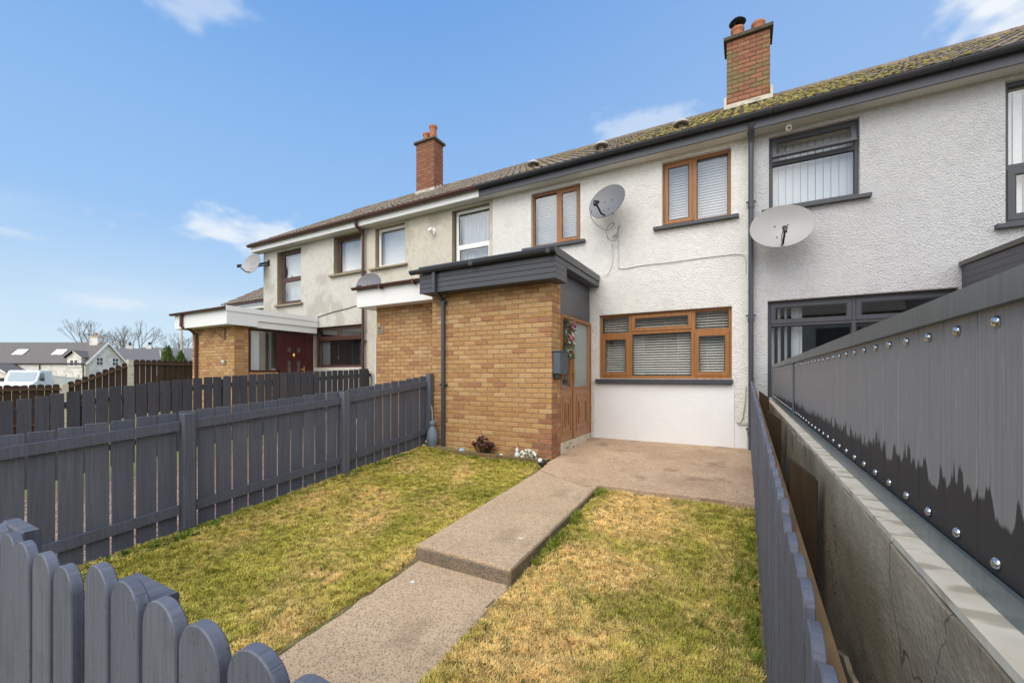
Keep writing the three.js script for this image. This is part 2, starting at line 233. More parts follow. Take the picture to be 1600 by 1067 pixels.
function sheet(name, x0, x1, z0, z1, fy, mat, nx, nz, inside) {
  const pos = [], uv = [], idx = [];
  for (let j = 0; j <= nz; j++) for (let i = 0; i <= nx; i++) { const x = lerp(x0, x1, i / nx), z = lerp(z0, z1, j / nz); pos.push(x, fy(x, z), z); uv.push(x, z); }
  for (let j = 0; j < nz; j++) for (let i = 0; i < nx; i++) { const a = j * (nx + 1) + i, b = a + 1, c = a + nx + 1, d = c + 1; if (inside && !inside((pos[a * 3] + pos[d * 3]) / 2, (pos[a * 3 + 2] + pos[d * 3 + 2]) / 2)) continue; idx.push(a, c, b, b, c, d); }
  const g = new THREE.BufferGeometry(); g.setAttribute('position', new THREE.Float32BufferAttribute(pos, 3)); g.setAttribute('uv', new THREE.Float32BufferAttribute(uv, 2)); g.setIndex(idx); g.computeVertexNormals();
  const m = mesh(name, g, mat); m.userData.kind = 'structure'; return m;
}
sheet('lawn', -4.77, .28, 1.6, 8.6, (x, z) => lawnY(x, z) - (x > -2.34 && x < -1.53 ? .10 : 0), M.soil, 126, 140);
sheet('gravel_yard', -8.0, -4.77, 0, 8.6, (x, z) => -.02 - .085 * z + .05 * fbm(x * 2, z * 2, 3, 9), M.gravel, 60, 90);
{ const m = mesh('pavement', bx(-9, 4, -.86, -.70, 8.7, 11.2, .01), M.concrete); m.userData.kind = 'structure'; }
function outline(pts, step, amp, s) {                      // polygon with slightly crumbled edges
  const sh = new THREE.Shape(), out = [];
  for (let i = 0; i < pts.length; i++) { const a = pts[i], b = pts[(i + 1) % pts.length], L = Math.hypot(b[0] - a[0], b[1] - a[1]), n = Math.max(1, Math.round(L / step)), nx = -(b[1] - a[1]) / L, ny = (b[0] - a[0]) / L; for (let k = 0; k < n; k++) { const t = k / n, x = lerp(a[0], b[0], t), y = lerp(a[1], b[1], t), d = k ? (fbm(x * 9 + s, y * 9, 3, s) - .5) * 2 * amp : 0; out.push([x + nx * d, y + ny * d]); } }
  out.forEach((p, i) => i ? sh.lineTo(p[0], -p[1]) : sh.moveTo(p[0], -p[1])); sh.closePath(); return sh;
}
function slab(name, pts, thick, amp, mat, fy, bevel = .012) {
  const g = extr(outline(pts, .09, amp, name.length * 7), thick, bevel, 4, 2); g.rotateX(-Math.PI / 2); g.translate(0, -thick + bevel, 0); metre(g);
  const p = g.attributes.position; for (let i = 0; i < p.count; i++) p.setY(i, p.getY(i) + fy(p.getX(i), p.getZ(i)));
  g.computeVertexNormals(); const m = mesh(name, g, mat); m.userData.kind = 'structure'; return m;
}
slab('patio', [[-2.47, .004], [.22, .004], [.22, 2.56], [-1.5, 2.59], [-1.62, 2.70], [-2.40, 2.30], [-2.47, 1.9]], .3, .008, M.patio, (x, z) => slabY(z));
slab('raised_path', [[-2.405, 2.31], [-1.62, 2.715], [-1.505, 2.605], [-1.5, 4.72], [-2.405, 4.70]], .24, .010, M.path, (x, z) => slabY(z) - .002, .016);
{ const rz = std({ map: riserCol, bumpMap: pathBump, bumpScale: .006, roughness: .95 }), rp = scene.children.find(o => o.name === 'raised_path'), sk = (x0, x1, z0, z1) => { const g = bx(x0, x1, -.20, -.022, z0, z1, .003); return mapY(g, (x, z) => slabY(z)); }; mesh('mottled_riser', sk(-2.398, -1.503, 4.718, 4.7275), rz, rp); mesh('mottled_riser', sk(-1.5035, -1.4945, 2.62, 4.716), rz, rp); }  // thin front and right faces, darker and more mottled than the path top
slab('lower_path', [[-2.37, 4.69], [-1.50, 4.70], [-1.47, 5.6], [-1.46, 8.6], [-2.40, 8.6], [-2.36, 5.6]], .12, .03, M.path, (x, z) => -.418 - .073 * (z - 4.72) + .008 * fbm(x * 5, z * 5, 3, 77), .006);

// grass and weeds
function tuft(n, h, spread, w) {
  const pos = [], nor = [];
  for (let i = 0; i < n; i++) {
    const a = rnd() * 6.283, r = rnd() * spread, bx0 = Math.cos(a * 3) * r, bz0 = Math.sin(a * 3) * r, hh = h * rr(.55, 1.15), lean = hh * rr(.25, 1.0), dx = Math.cos(a), dz = Math.sin(a), px = -dz * w, pz = dx * w;
    const m = [bx0 + dx * lean * .3, hh * .62, bz0 + dz * lean * .3], t = [bx0 + dx * lean, hh, bz0 + dz * lean];
    pos.push(bx0 - px, 0, bz0 - pz, bx0 + px, 0, bz0 + pz, m[0] + px * .8, m[1], m[2] + pz * .8, bx0 - px, 0, bz0 - pz, m[0] + px * .8, m[1], m[2] + pz * .8, m[0] - px * .8, m[1], m[2] - pz * .8, m[0] - px * .8, m[1], m[2] - pz * .8, m[0] + px * .8, m[1], m[2] + pz * .8, ...t);
  }
  const g = new THREE.BufferGeometry(); g.setAttribute('position', new THREE.Float32BufferAttribute(pos, 3)); g.computeVertexNormals(); return g;
}
const grassMat = new THREE.MeshPhysicalMaterial({ color: 0xffffff, roughness: .9, transmission: 0, side: THREE.DoubleSide, specularIntensity: .25 });
const onHard = (x, z) => { const e = .03 * (fbm(x * 6, z * 6, 3, 33) - .5); return (x > -2.43 + e && x < -1.47 + e && z < 4.76) || (x > -2.5 && z < 2.62) || (x > -2.40 + e * 1.8 && x < -1.47 + e * 1.8 && z >= 4.7) || z < 1.99; };
const dry = (x, z) => { // straw-coloured patches: the trodden middle of the right-hand lawn, tracks and spots elsewhere
  const n = fbm(x * 2.1 + 40, z * 2.1, 4, 63), f = fbm(x * 9, z * 9, 3, 65);
  const right = x > -1.47 ? sstep(.62, .05, Math.abs(x + .98 + .05 * (z - 3.5))) * .62 + .25 * sstep(3.3, 2.6, z) * sstep(-.3, -.7, x) - .08 * sstep(-.6, -.2, x) : .06 + .25 * sstep(.35, 0, Math.abs(x + 2.42)) * sstep(4.2, 5.2, z);
  return clamp(right + (n - .5) * 1.5 + (f - .5) * .8 + (x > -1.47 ? .15 : .12));
};
function field(name, label, category, count, geos, sample, colour, size) {
  geos.forEach((g, gi) => {
    const n = Math.floor(count / geos.length), im = new THREE.InstancedMesh(g, grassMat, n), m = new THREE.Matrix4(), q = new THREE.Quaternion(), e = new THREE.Euler(), col = new THREE.Color(); let k = 0;
    while (k < n) { const s = sample(); if (!s) continue; const [x, z] = s, sc = size(x, z); e.set(rr(-.25, .25), rnd() * 6.283, rr(-.25, .25)); m.compose(new THREE.Vector3(x, lawnY(x, z) - .003, z), q.setFromEuler(e), new THREE.Vector3(sc, sc * rr(.7, 1.3), sc)); im.setMatrixAt(k, m); im.setColorAt(k, col.setRGB(...colour(x, z))); k++; }
    im.name = numbered(name); im.castShadow = im.receiveShadow = true; scene.add(im); tag(im, geos.length > 1 ? label[gi] : label, category, null, 'stuff');
  });
}
field('grass', 'short yellow green mossy lawn grass with straw patches', 'grass', 200000, [tuft(8, .027, .017, .0025)],
  () => { const x = rr(-4.72, .06), z = rr(1.99, 7.0); return onHard(x, z) || rnd() < .7 * sstep(-4.45, -4.68, x) ? null : [x, z]; },
  (x, z) => { const d = dry(x, z), n = vn(x * 3 + 9, z * 3, 91), r = rnd(); let c = mix3(mix3([.235, .245, .036], [.54, .465, .095], clamp(n * .8 + r * .45 - .1)), [.76, .55, .225], clamp(d * 1.25 + (r - .5) * .5)); if (r > .92) c = [.30, .20, .08]; if (r < .09) c = [.09, .12, .018]; const k = .86 + .62 * vn(x * 26, z * 26, 95); return c.map(v => v * k); },
  (x, z) => .45 + .45 * vn(x * 4, z * 4, 92) + .75 * vn(x * 17, z * 17, 93) - .2 * dry(x, z));
field('edge_weeds', 'taller fresh green grass along the path and fence edges', 'weeds', 1500, [tuft(6, .065, .02, .0026)],
  () => { const r = rnd(); let x, z; if (r < .35) { x = -1.47 + Math.abs(rr(0, .10)) * rnd(); z = rr(2.65, 4.7); } else if (r < .7) { x = .06 - .22 * rnd() * rnd(); z = rr(2.65, 6.9); } else if (r < .85) { x = -4.62 + .25 * rnd() * rnd(); z = rr(2.2, 6.6); } else { x = rr(-4.4, -2.6); z = 2.0 + .08 * rnd(); } return fbm(x * 3, z * 3, 3, 66) > .40 && !onHard(x, z) ? [x, z] : null; },
  (x, z) => mix3([.12, .18, .022], [.27, .29, .045], rnd()), () => rr(.45, 1.1));
{ // broad-leaved weeds by the fence posts
  const leaf = []; for (let i = 0; i < 9; i++) { const g = new THREE.SphereGeometry(.022, 6, 3); g.scale(1, .12, .62); g.translate(.026, 0, 0); g.rotateZ(rr(.1, .7)); g.rotateY(i * .7 + rnd()); leaf.push(g); }
  field('clover', 'broad leaved green weeds below the dark side fence', 'weeds', 260, [merge(leaf)], () => { const z = 2.4 + 4.2 * rnd(), x = -4.64 + .3 * rnd() * rnd(); return fbm(z * 1.7, x, 3, 88) > .5 ? [x, z] : null; }, () => mix3([.05, .11, .02], [.12, .20, .04], rnd()), () => rr(.6, 1.4));
}

// ---------------------------------------------------------------- bricks
function brickGeo(L, H = .065) {                           // face at z = 0, chamfered arrises, uneven corners
  const c = .0045, d = .03, j = () => rr(-.0016, .0016), F = [[c + j(), c + j()], [L - c + j(), c + j()], [L - c + j(), H - c + j()], [c + j(), H - c + j()]].map(p => [...p, j()]), O = [[0, 0], [L, 0], [L, H], [0, H]].map(p => [...p, -c]), B = O.map(p => [p[0], p[1], -d]);
  const pos = [], uv = [], ox = rnd(), oy = rnd(), q = (a, b, c2, e) => { for (const p of [a, b, c2, a, c2, e]) { pos.push(...p); uv.push(p[0] + p[2] + ox, p[1] + oy); } };
  q(...F); for (let i = 0; i < 4; i++) { const k = (i + 1) % 4; q(O[i], O[k], F[k], F[i]); q(B[i], B[k], O[k], O[i]); }
  const g = new THREE.BufferGeometry(); g.setAttribute('position', new THREE.Float32BufferAttribute(pos, 3)); g.setAttribute('uv', new THREE.Float32BufferAttribute(uv, 2)); g.computeVertexNormals(); return g;
}
const brickVariants = {}; const brickOf = L => { const k = L.toFixed(4); return (brickVariants[k] ??= [0, 1, 2, 3, 4].map(() => brickGeo(L)))[Math.floor(rnd() * 5)]; };
// faces: [{o: origin [x,y,z], dir: 'x'|'z'|'X', len, h, off}]  dir x: faces +z; z: faces +x, runs towards -z; X: faces -x
function brickwork(wall, faces, pick, limit = 300) {
  const all = [];
  for (const f of faces) {
    const cy = f.cy ?? .075, cl = cy / .075, rows = Math.round(f.h / cy);
    for (let r = 0; r < rows; r++) {
      let s = 0, first = true; const start = (r % 2 ? f.off ?? .1025 : .215);
      while (s < f.len - .02) {
        let L = first ? start : .215; if (s + L > f.len) L = f.len - s; first = false;
        if (L > .03) { L = Math.round(L * 400) / 400; const y = f.o[1] + r * cy + .005, e = rr(-.0018, .0018);
          const p = f.dir === 'x' ? [f.o[0] + s, y, f.o[2] + e] : f.dir === 'z' ? [f.o[0] + e, y, f.o[2] - s] : [f.o[0] - e, y, f.o[2] + s];
          const n = f.dir === 'x' ? [0, 0, 1] : f.dir === 'z' ? [1, 0, 0] : [-1, 0, 0], v = [CAM.x - p[0], CAM.y - p[1], CAM.z - p[2]], D = Math.hypot(...v), cs = (v[0] * n[0] + v[2] * n[2]) / D;
          all.push({ L, p, rot: f.dir === 'x' ? 0 : f.dir === 'z' ? Math.PI / 2 : -Math.PI / 2, cl, size: L * cs / D / D, mat: pick(s / f.len, r / rows, f, r) }); }
        s += L + .010;
      }
    }
  }
  all.sort((a, b) => b.size - a.size);
  const rest = new Map();
  all.forEach((b, i) => {
    if (i < limit) { const m = mesh('brick', brickOf(b.L), b.mat, wall); m.position.set(...b.p); m.rotation.y = b.rot; m.scale.y = b.cl; }
    else { const g = brickOf(b.L).clone(); g.scale(1, b.cl, 1); g.rotateY(b.rot); g.translate(...b.p); if (!rest.has(b.mat)) rest.set(b.mat, []); rest.get(b.mat).push(g); }
  });
  for (const [mat, list] of rest) mesh('brick_remainder', list, mat, wall).userData.kind = 'stuff';
}
const pickBuff = (redRight) => (u, v, f, r) => { const q = rnd(), low = redRight && f.dir === 'x' ? sstep(.84, .97, u + .35 * (.22 - v)) * sstep(.36, .27, v) + .55 * sstep(.10, .03, v) * sstep(.4, .95, u) : redRight && f.dir === 'z' ? sstep(.36, .3, v) : 0; if (q < low * .9) return redMats[Math.floor(rnd() * 4)]; const w = rnd(), top = sstep(.72, .95, v); if (w < .1 + .18 * top) return brickMats[7 - 2 * Math.floor(rnd() * 2)]; return brickMats[Math.floor(rnd() * (w > .93 ? 7 : 5))]; };

// ---------------------------------------------------------------- windows
// lights: [{x0,x1,y0,y1,sash,open}] in metres of the facade; the frame fills the opening
function windowUnit(house, o) {
  const w = part('window', house), { x0, x1, y0, y1, z = -.075, lights, mat, fw = .055 } = o, fr = rectShape(x0, x1, y0, y1), dp = .07;
  for (const l of lights) fr.holes.push(rectShape(l.x0, l.x1, l.y0, l.y1, THREE.Path));
  const fg = extr(fr, dp, .005); fg.translate(0, 0, z - dp + .005); mesh('frame', metre(fg, rnd(), rnd()), mat, w);
  for (const l of lights) {
    let gx0 = l.x0, gx1 = l.x1, gy0 = l.y0, gy1 = l.y1, gz = z - .03; const bits = [];
    if (l.sash) {
      const s = rectShape(l.x0 - .012, l.x1 + .012, l.y0 - .012, l.y1 + .012); const sw = l.sash; gx0 += sw; gx1 -= sw; gy0 += sw; gy1 -= sw; s.holes.push(rectShape(gx0, gx1, gy0, gy1, THREE.Path));
      const sg = extr(s, .05, .007); sg.translate(0, 0, z - .032); const m = mesh('sash', metre(sg, rnd(), rnd()), mat, w); gz = z - .006; bits.push(m);
    }
    const pg = new THREE.BoxGeometry(gx1 - gx0 + .008, gy1 - gy0 + .008, .004); pg.translate((gx0 + gx1) / 2, (gy0 + gy1) / 2, gz); bits.push(mesh('pane', pg, M.glass, w));
    const gs = []; gs.push(bx(gx0 - .001, gx1 + .001, gy0 - .001, gy0 + .009, gz - .012, gz + .009), bx(gx0 - .001, gx1 + .001, gy1 - .009, gy1 + .001, gz - .012, gz + .009), bx(gx0 - .001, gx0 + .009, gy0 + .009, gy1 - .009, gz - .012, gz + .009), bx(gx1 - .009, gx1 + .001, gy0 + .009, gy1 - .009, gz - .012, gz + .009));
    bits.push(mesh('gasket', gs, o.gasket ?? M.dark, w));
    if (l.open) for (const b of bits) { const g = b.geometry; g.translate(0, -l.y1, -z); g.rotateX(-l.open); g.translate(0, l.y1, z + .012); }
    if (l.handle) mesh('handle', [bx(l.handle[0] - .012, l.handle[0] + .012, l.handle[1] - .06, l.handle[1] + .05, z + .002, z + .02, .004)], mat, w);
  }
  if (o.sill) { const [sx0, sx1, sy0, sy1, sm] = o.sill, sp = o.sillOut ?? .075; const g = extr((() => { const s = new THREE.Shape(); s.moveTo(z, sy0); s.lineTo(sp, sy0); s.lineTo(sp, sy1 - .012); s.lineTo(z, sy1); s.closePath(); return s; })(), sx1 - sx0, .004); g.rotateY(-Math.PI / 2); g.scale(1, 1, 1); g.translate(sx1 - .004, 0, 0); mesh('sill', metre(g), sm, w); }
  const inner = z - .13;
  if (o.venetian) { const v = o.venetian, L = []; for (let y = y0 + .05; y < y1 - .05; y += v.pitch) { const g = new THREE.BoxGeometry(x1 - x0 - .1, .0014, v.w); g.rotateX(v.tilt + rr(-.03, .03)); g.translate((x0 + x1) / 2, y, inner); L.push(g); } for (const t of v.cords) L.push(bx(x0 + (x1 - x0) * t - .002, x0 + (x1 - x0) * t + .002, y0 + .04, y1 - .04, inner + v.w * .5 + .002, inner + v.w * .5 + .004)); L.push(bx(x0 + .05, x1 - .05, y1 - .055, y1 - .02, inner - .02, inner + .02)); mesh('venetian_blind', L, v.mat ?? M.blind, w); }
  if (o.vertical) { const v = o.vertical; for (let x = v.from; x < v.to; x += v.pitch) { const g = new THREE.BoxGeometry(v.w ?? .085, v.y1 - v.y0, .0012); g.rotateY(v.turn + rr(-.05, .05)); g.translate(x, (v.y0 + v.y1) / 2, inner); mesh('vertical_slat', g, v.mat ?? M.blind, w); } mesh('head_rail', bx(x0 + .04, x1 - .04, v.y1, v.y1 + .035, inner - .02, inner + .02), M.whitePlastic, w); }
  if (o.net) { const [nx0, nx1, ny0, ny1, nm] = o.net, g = new THREE.PlaneGeometry(nx1 - nx0, ny1 - ny0, 90, 1), p = g.attributes.position; for (let i = 0; i < p.count; i++) p.setZ(i, .016 * Math.sin(p.getX(i) * 70 + 2 * Math.sin(p.getX(i) * 9))); g.translate((nx0 + nx1) / 2, (ny0 + ny1) / 2, inner - .02); g.computeVertexNormals(); const m = mesh('curtain', g, nm ?? M.curtain, w); m.material.side = THREE.DoubleSide; }
  return w;
}

// ---------------------------------------------------------------- roofs
const EZ = .30, EY = 4.905, PT = Math.atan(.597), RZ = -3.5, RY = EY + (EZ - RZ) * .597, roofY = z => EY + (EZ - z) * .597;
function tileGeo() {                                       // double roman: two rolls, a pan between, drop at the lower end
  const prof = [[0, 0], [.018, .030], [.048, .043], [.078, .030], [.096, 0], [.150, .002], [.168, .030], [.198, .043], [.228, .030], [.246, 0], [.304, .002]], L = .40, pos = [], uv = [], ox = rnd(), oy = rnd();
  const pt = (i, s) => [prof[i][0] + (s === 0 ? rr(-.002, .002) * 0 : 0), prof[i][1] + .028 * (1 - s) + .004, s === 0 ? .02 : -L + .02];
  const q = (a, b, c, d) => { for (const p of [a, b, c, a, c, d]) { pos.push(...p); uv.push(p[0] + ox, p[2] + p[1] + oy); } };
  for (let i = 0; i < prof.length - 1; i++) { q(pt(i, 0), pt(i + 1, 0), pt(i + 1, 1), pt(i, 1)); const a = pt(i, 0), b = pt(i + 1, 0); q([a[0], a[1] - .024, a[2]], [b[0], b[1] - .024, b[2]], b, a); }
  const g = new THREE.BufferGeometry(); g.setAttribute('position', new THREE.Float32BufferAttribute(pos, 3)); g.setAttribute('uv', new THREE.Float32BufferAttribute(uv, 2)); g.computeVertexNormals(); return g;
}
const tileVariants = [0, 1, 2, 3, 4].map(tileGeo);
const ridgeGeo = (() => { const s = new THREE.Shape(); s.absarc(0, 0, .125, 0, Math.PI, false); s.absarc(0, 0, .108, Math.PI, 0, true); const g = extr(s, .445, .003, 8); g.rotateY(Math.PI / 2); return metre(g); })();
function roof(house, x0, x1, mossFn, skip) {
  const u = [[x0, EY - .01, EZ - .03], [x1, EY - .01, EZ - .03], [x1, RY - .02, RZ], [x0, RY - .02, RZ], [x0, EY - .06, 2 * RZ - EZ], [x1, EY - .06, 2 * RZ - EZ]], g = new THREE.BufferGeometry(), P = [];
  for (const i of [0, 1, 2, 0, 2, 3, 3, 2, 5, 3, 5, 4]) P.push(...u[i]); g.setAttribute('position', new THREE.Float32BufferAttribute(P, 3)); g.computeVertexNormals(); metre(g); g.computeVertexNormals();
  const mat = M.deck.clone(); mat.side = THREE.DoubleSide; const r = mesh('roof', g, mat, house);
  const W = .3, G = .345, n = Math.round((x1 - x0) / W), W2 = (x1 - x0) / n, rows = Math.floor((EZ - RZ) / Math.cos(PT) / G) + 1;
  for (let k = 0; k < rows; k++) for (let i = 0; i < n; i++) {
    const s = k * G, z = EZ - s * Math.cos(PT), y = EY + s * Math.sin(PT), x = x0 + i * W2; if (skip && skip(x, z)) continue;
    const m = mesh('tile', tileVariants[Math.floor(rnd() * 5)], M.tile[Math.floor(rnd() * 4)], r); m.position.set(x, y + rr(-.003, .003), z); m.rotation.set(PT + rr(-.006, .006), 0, rr(-.006, .006)); m.scale.set(W2 / .3, 1, k === rows - 1 ? .82 : 1);
  }
  for (let x = x0; x < x1 - .1; x += .45) { if (skip && skip(x + .22, RZ)) continue; const m = mesh('ridge_tile', ridgeGeo, M.tile[Math.floor(rnd() * 4)], r); m.position.set(x, RY - .015 + rr(-.004, .004), RZ); m.rotation.z = rr(-.008, .008); m.scale.x = Math.min(1, (x1 - x) / .45); }
  if (mossFn) {
    const geo = new THREE.IcosahedronGeometry(.03, 1); geo.scale(1, .55, 1); const list = []; let tries = 0;
    while (list.length < mossFn.count && tries++ < 80000) { const x = rr(x0, x1), z = rr(RZ, EZ - .02), a = mossFn.f(x, z) * (.35 + 1.3 * sstep(.42, .68, fbm(x * 2.6 + 7, z * 2.6, 4, 301))); if (rnd() < a && !(skip && skip(x, z))) list.push([x, z]); }
    const im = new THREE.InstancedMesh(geo, M.moss, list.length), m = new THREE.Matrix4(), q = new THREE.Quaternion(), e = new THREE.Euler(), c = new THREE.Color();
    list.forEach(([x, z], i) => { const s = rr(.35, 1.35) * rr(.7, 1.1), px = ((x - x0) % .15) / .15, roll = Math.max(0, Math.sin(Math.PI * px / .64)) * (px < .64 ? 1 : 0) * .04, along = ((EZ - z) / Math.cos(PT) % G) / G; e.set(PT, rnd() * 6, 0); m.compose(new THREE.Vector3(x, roofY(z) + .012 + roll + .03 * (1 - along), z), q.setFromEuler(e), new THREE.Vector3(s, s * rr(.6, 1.2), s)); im.setMatrixAt(i, m); const t = rnd(); im.setColorAt(i, c.setRGB(...(t < .12 ? [.10, .085, .03] : mix3([.15, .125, .035], [.31, .26, .075], t)))); });
    im.name = 'moss'; im.userData.kind = 'stuff'; im.castShadow = im.receiveShadow = true; r.add(im);
  }
  return r;
}
function eaves(house, x0, x1, fMat, gMat, sMat, endL) {
  mesh('fascia', bx(x0, x1, 4.745, 4.925, .215, .24, .003), fMat, house);
  mesh('soffit', bx(x0, x1, 4.752, 4.762, -.02, .213), sMat, house);
  const s = new THREE.Shape(); s.absarc(0, 0, .058, Math.PI, 2 * Math.PI, false); s.lineTo(.064, .006); s.lineTo(.050, .006); s.lineTo(.053, 0); s.absarc(0, 0, .053, 2 * Math.PI, Math.PI, true); s.closePath();
  const g = extr(s, x1 - x0, 0, 10); g.rotateY(-Math.PI / 2); g.translate(x1, 4.928, .302); const gt = mesh('gutter', metre(g), gMat, house);
  for (let x = x0 + .3; x < x1; x += .92) { const b = new THREE.TorusGeometry(.061, .0045, 4, 12, Math.PI); b.rotateZ(Math.PI); b.rotateY(Math.PI / 2); b.scale(3, 1, 1); b.translate(x, 4.928, .302); mesh('gutter_bracket', b, gMat, gt); }
  if (endL) { const c = new THREE.CircleGeometry(.058, 14, Math.PI, Math.PI); c.rotateY(-Math.PI / 2); c.translate(x0, 4.928, .302); mesh('gutter_end', c, gMat, gt); }
}
function downpipe(house, x, y0, y1, z, mat, square = false, r = .034) {
  const p = part('downpipe', house), one = (a, b, rad) => square ? bx(x - rad, x + rad, a, b, z - rad, z + rad, .006) : cyl(x, a, b, z, rad);
  mesh('pipe', [one(y0, y1, r)], mat, p); for (let y = y0 + .45; y < y1 - .2; y += 1.72) { mesh('pipe_socket', [one(y, y + .07, r + .007)], mat, p); mesh('pipe_clip', [bx(x - r - .03, x + r + .03, y + .09, y + .115, z - r - .012, z - r + .012)], mat, p); }
  return p;
}
function shell(house, x0, x1, holes, mat, zBack = -7.3) {   // front wall with its openings, party walls, floors and back wall
  const s = rectShape(x0, x1, -1.2, 4.75); for (const h of holes) s.holes.push(rectShape(...h, THREE.Path));
  const g = extr(s, .26, 0); g.translate(0, 0, -.26); const w = mesh('wall', metre(g), mat, house);
  mesh('inner_wall', [bx(x0 + .002, x0 + .06, -1.2, 4.7, zBack, -.262), bx(x1 - .06, x1 - .002, -1.2, 4.7, zBack, -.262), bx(x0 + .06, x1 - .06, -1.2, 4.7, zBack, zBack + .2)], M.inside, house);
  mesh('floor', [bx(x0 + .06, x1 - .06, 2.42, 2.62, zBack + .2, -.262), bx(x0 + .06, x1 - .06, -1.2, -.02, zBack + .2, -.262), bx(x0 + .06, x1 - .06, 4.7, 4.74, zBack + .2, -.262)], M.floorIn, house);
  return w;
}
function revealsOf(house, list, mat) { for (const [x0, x1, y0, y1] of list) mesh('reveal', [bx(x0 - .001, x0 + .006, y0, y1, -.26, -.004), bx(x1 - .006, x1 + .001, y0, y1, -.26, -.004), bx(x0 + .006, x1 - .006, y1 - .006, y1 + .001, -.26, -.004)], mat, house); }

// ---------------------------------------------------------------- white house in the middle
const PX0 = -4.558, PX1 = .052;
{
  const h = thing('terraced_house', 'white rendered middle house with golden brown windows and dark gutter', 'house', [0, 0, 0], 0, 'terraced houses in the row');
  const W = [[-3.683, -2.663, 3.612, 4.665], [-1.234, -.199, 3.612, 4.68], [-2.317, -.187, 1.062, 2.20]];
  shell(h, PX0, PX1, W, M.white); revealsOf(h, W, M.reveal);
  mesh('smooth_render_panel', bx(-2.405, -.155, -.05, .975, .001, .012, .004), M.whiteSmooth, h);
  mesh('smooth_plinth', bx(-.152, .02, -.05, .37, .001, .010, .003), M.whiteSmooth, h);
  const ven = { pitch: .0445, w: .050, tilt: 1.12, cords: [.12, .36, .66, .9] };
  windowUnit(h, { x0: -3.683, x1: -2.663, y0: 3.612, y1: 4.665, mat: M.oak, lights: [{ x0: -3.635, x1: -3.165, y0: 3.66, y1: 4.615 }, { x0: -3.10, x1: -2.71, y0: 3.665, y1: 4.615, sash: .045 }], venetian: ven, sill: [-3.85, -2.565, 3.55, 3.612, M.anth] });
  windowUnit(h, { x0: -1.234, x1: -.199, y0: 3.612, y1: 4.68, mat: M.oak, lights: [{ x0: -1.185, x1: -.775, y0: 3.665, y1: 4.63, sash: .045, handle: [-.76, 3.72] }, { x0: -.70, x1: -.25, y0: 3.66, y1: 4.63 }], venetian: ven, sill: [-1.362, -.095, 3.55, 3.612, M.anth] });
  windowUnit(h, { x0: -2.317, x1: -.187, y0: 1.062, y1: 2.20, z: -.06, mat: M.oak, lights: [{ x0: -2.265, x1: -1.80, y0: 1.87, y1: 2.15 }, { x0: -2.265, x1: -1.80, y0: 1.12, y1: 1.80, sash: .052 }, { x0: -1.735, x1: -.785, y0: 1.89, y1: 2.15, sash: .048 }, { x0: -1.735, x1: -.785, y0: 1.11, y1: 1.83 }, { x0: -.72, x1: -.24, y0: 1.87, y1: 2.15 }, { x0: -.72, x1: -.24, y0: 1.12, y1: 1.80, sash: .052 }],
    venetian: { pitch: .043, w: .048, tilt: .62, cords: [.06, .17, .35, .52, .62, .83, .94], mat: M.blindWarm }, sill: [-2.36, -.175, .985, 1.062, M.anth], sillOut: .085 });
  eaves(h, PX0 - .19, PX1, M.anth, M.anthDark, M.soffit, true);
  downpipe(h, .066, -.25, 4.80, .085, M.anth, false, .036);
  mesh('pipe_outlet', [cyl(.066, 4.72, 4.90, .16, .048), (() => { const g = tube([[.066, 4.83, .28], [.066, 4.76, .24], [.066, 4.70, .13], [.066, 4.62, .085]], .038, 12); return g; })()], M.anth, h);
  // chimney on the party wall
  const cut = (x, z) => x > -.62 && x < .44 && z < -3.02 && z > -3.3 ? false : false;
  roof(h, PX0, PX1, { count: 4200, f: (x, z) => .08 + .70 * sstep(-2.6, -.6, x) + .25 * sstep(-2.9, -3.4, z) }, cut);
  const ch = mesh('chimney', bx(-.36, .435, 6.6, 8.43, -3.49, -3.006), M.mortarDark, h);
  const cp = (u, v, f) => { const al = f.dir === 'x' ? sstep(.22, .34, v) * sstep(.93, .82, v) * (sstep(.6, .85, u) + sstep(.22, .05, u)) + .75 * sstep(.22, .4, v) * sstep(.72, .5, v) : .5; const top = sstep(.93, .98, v); return rnd() < al * .75 * (1 - top) ? algaeMats[Math.floor(rnd() * 3)] : chimMats[Math.floor(rnd() * 4)]; };
  brickwork(ch, [{ o: [-.369, 6.70, -3.0], dir: 'x', len: .813, h: 1.725, cy: .0958 }, { o: [-.369, 6.70, -3.495], dir: 'X', len: .49, h: 1.725, cy: .0958 }, { o: [.444, 6.70, -3.005], dir: 'z', len: .49, h: 1.725, cy: .0958 }], cp);
  mesh('chimney_cap', bx(-.43, .505, 8.43, 8.515, -3.56, -2.94, .012), std({ color: C(.13, .12, .085), map: copeCol }), ch);
  for (const [px, pz, tall] of [[-.165, -3.25, .30], [.235, -3.25, .27]]) { const p = lathe([[.115, 0], [.128, .02], [.118, .06], [.112, tall - .07], [.135, tall - .05], [.138, tall], [.11, tall], [.10, tall - .1]], 20); p.translate(px, 8.515, pz); mesh('chimney_pot', p, M.clay, ch); }
  { const c = lathe([[.001, .13], [.10, .10], [.168, .03], [.172, .022], [.10, .06], [.001, .085]], 20); c.translate(-.165, 8.93, -3.25); mesh('cowl', [c, ...[0, 1, 2].map(i => cyl(-.165 + .1 * Math.cos(i * 2.1), 8.78, 9.0, -3.25 + .1 * Math.sin(i * 2.1), .008, 6))], M.black, ch); }
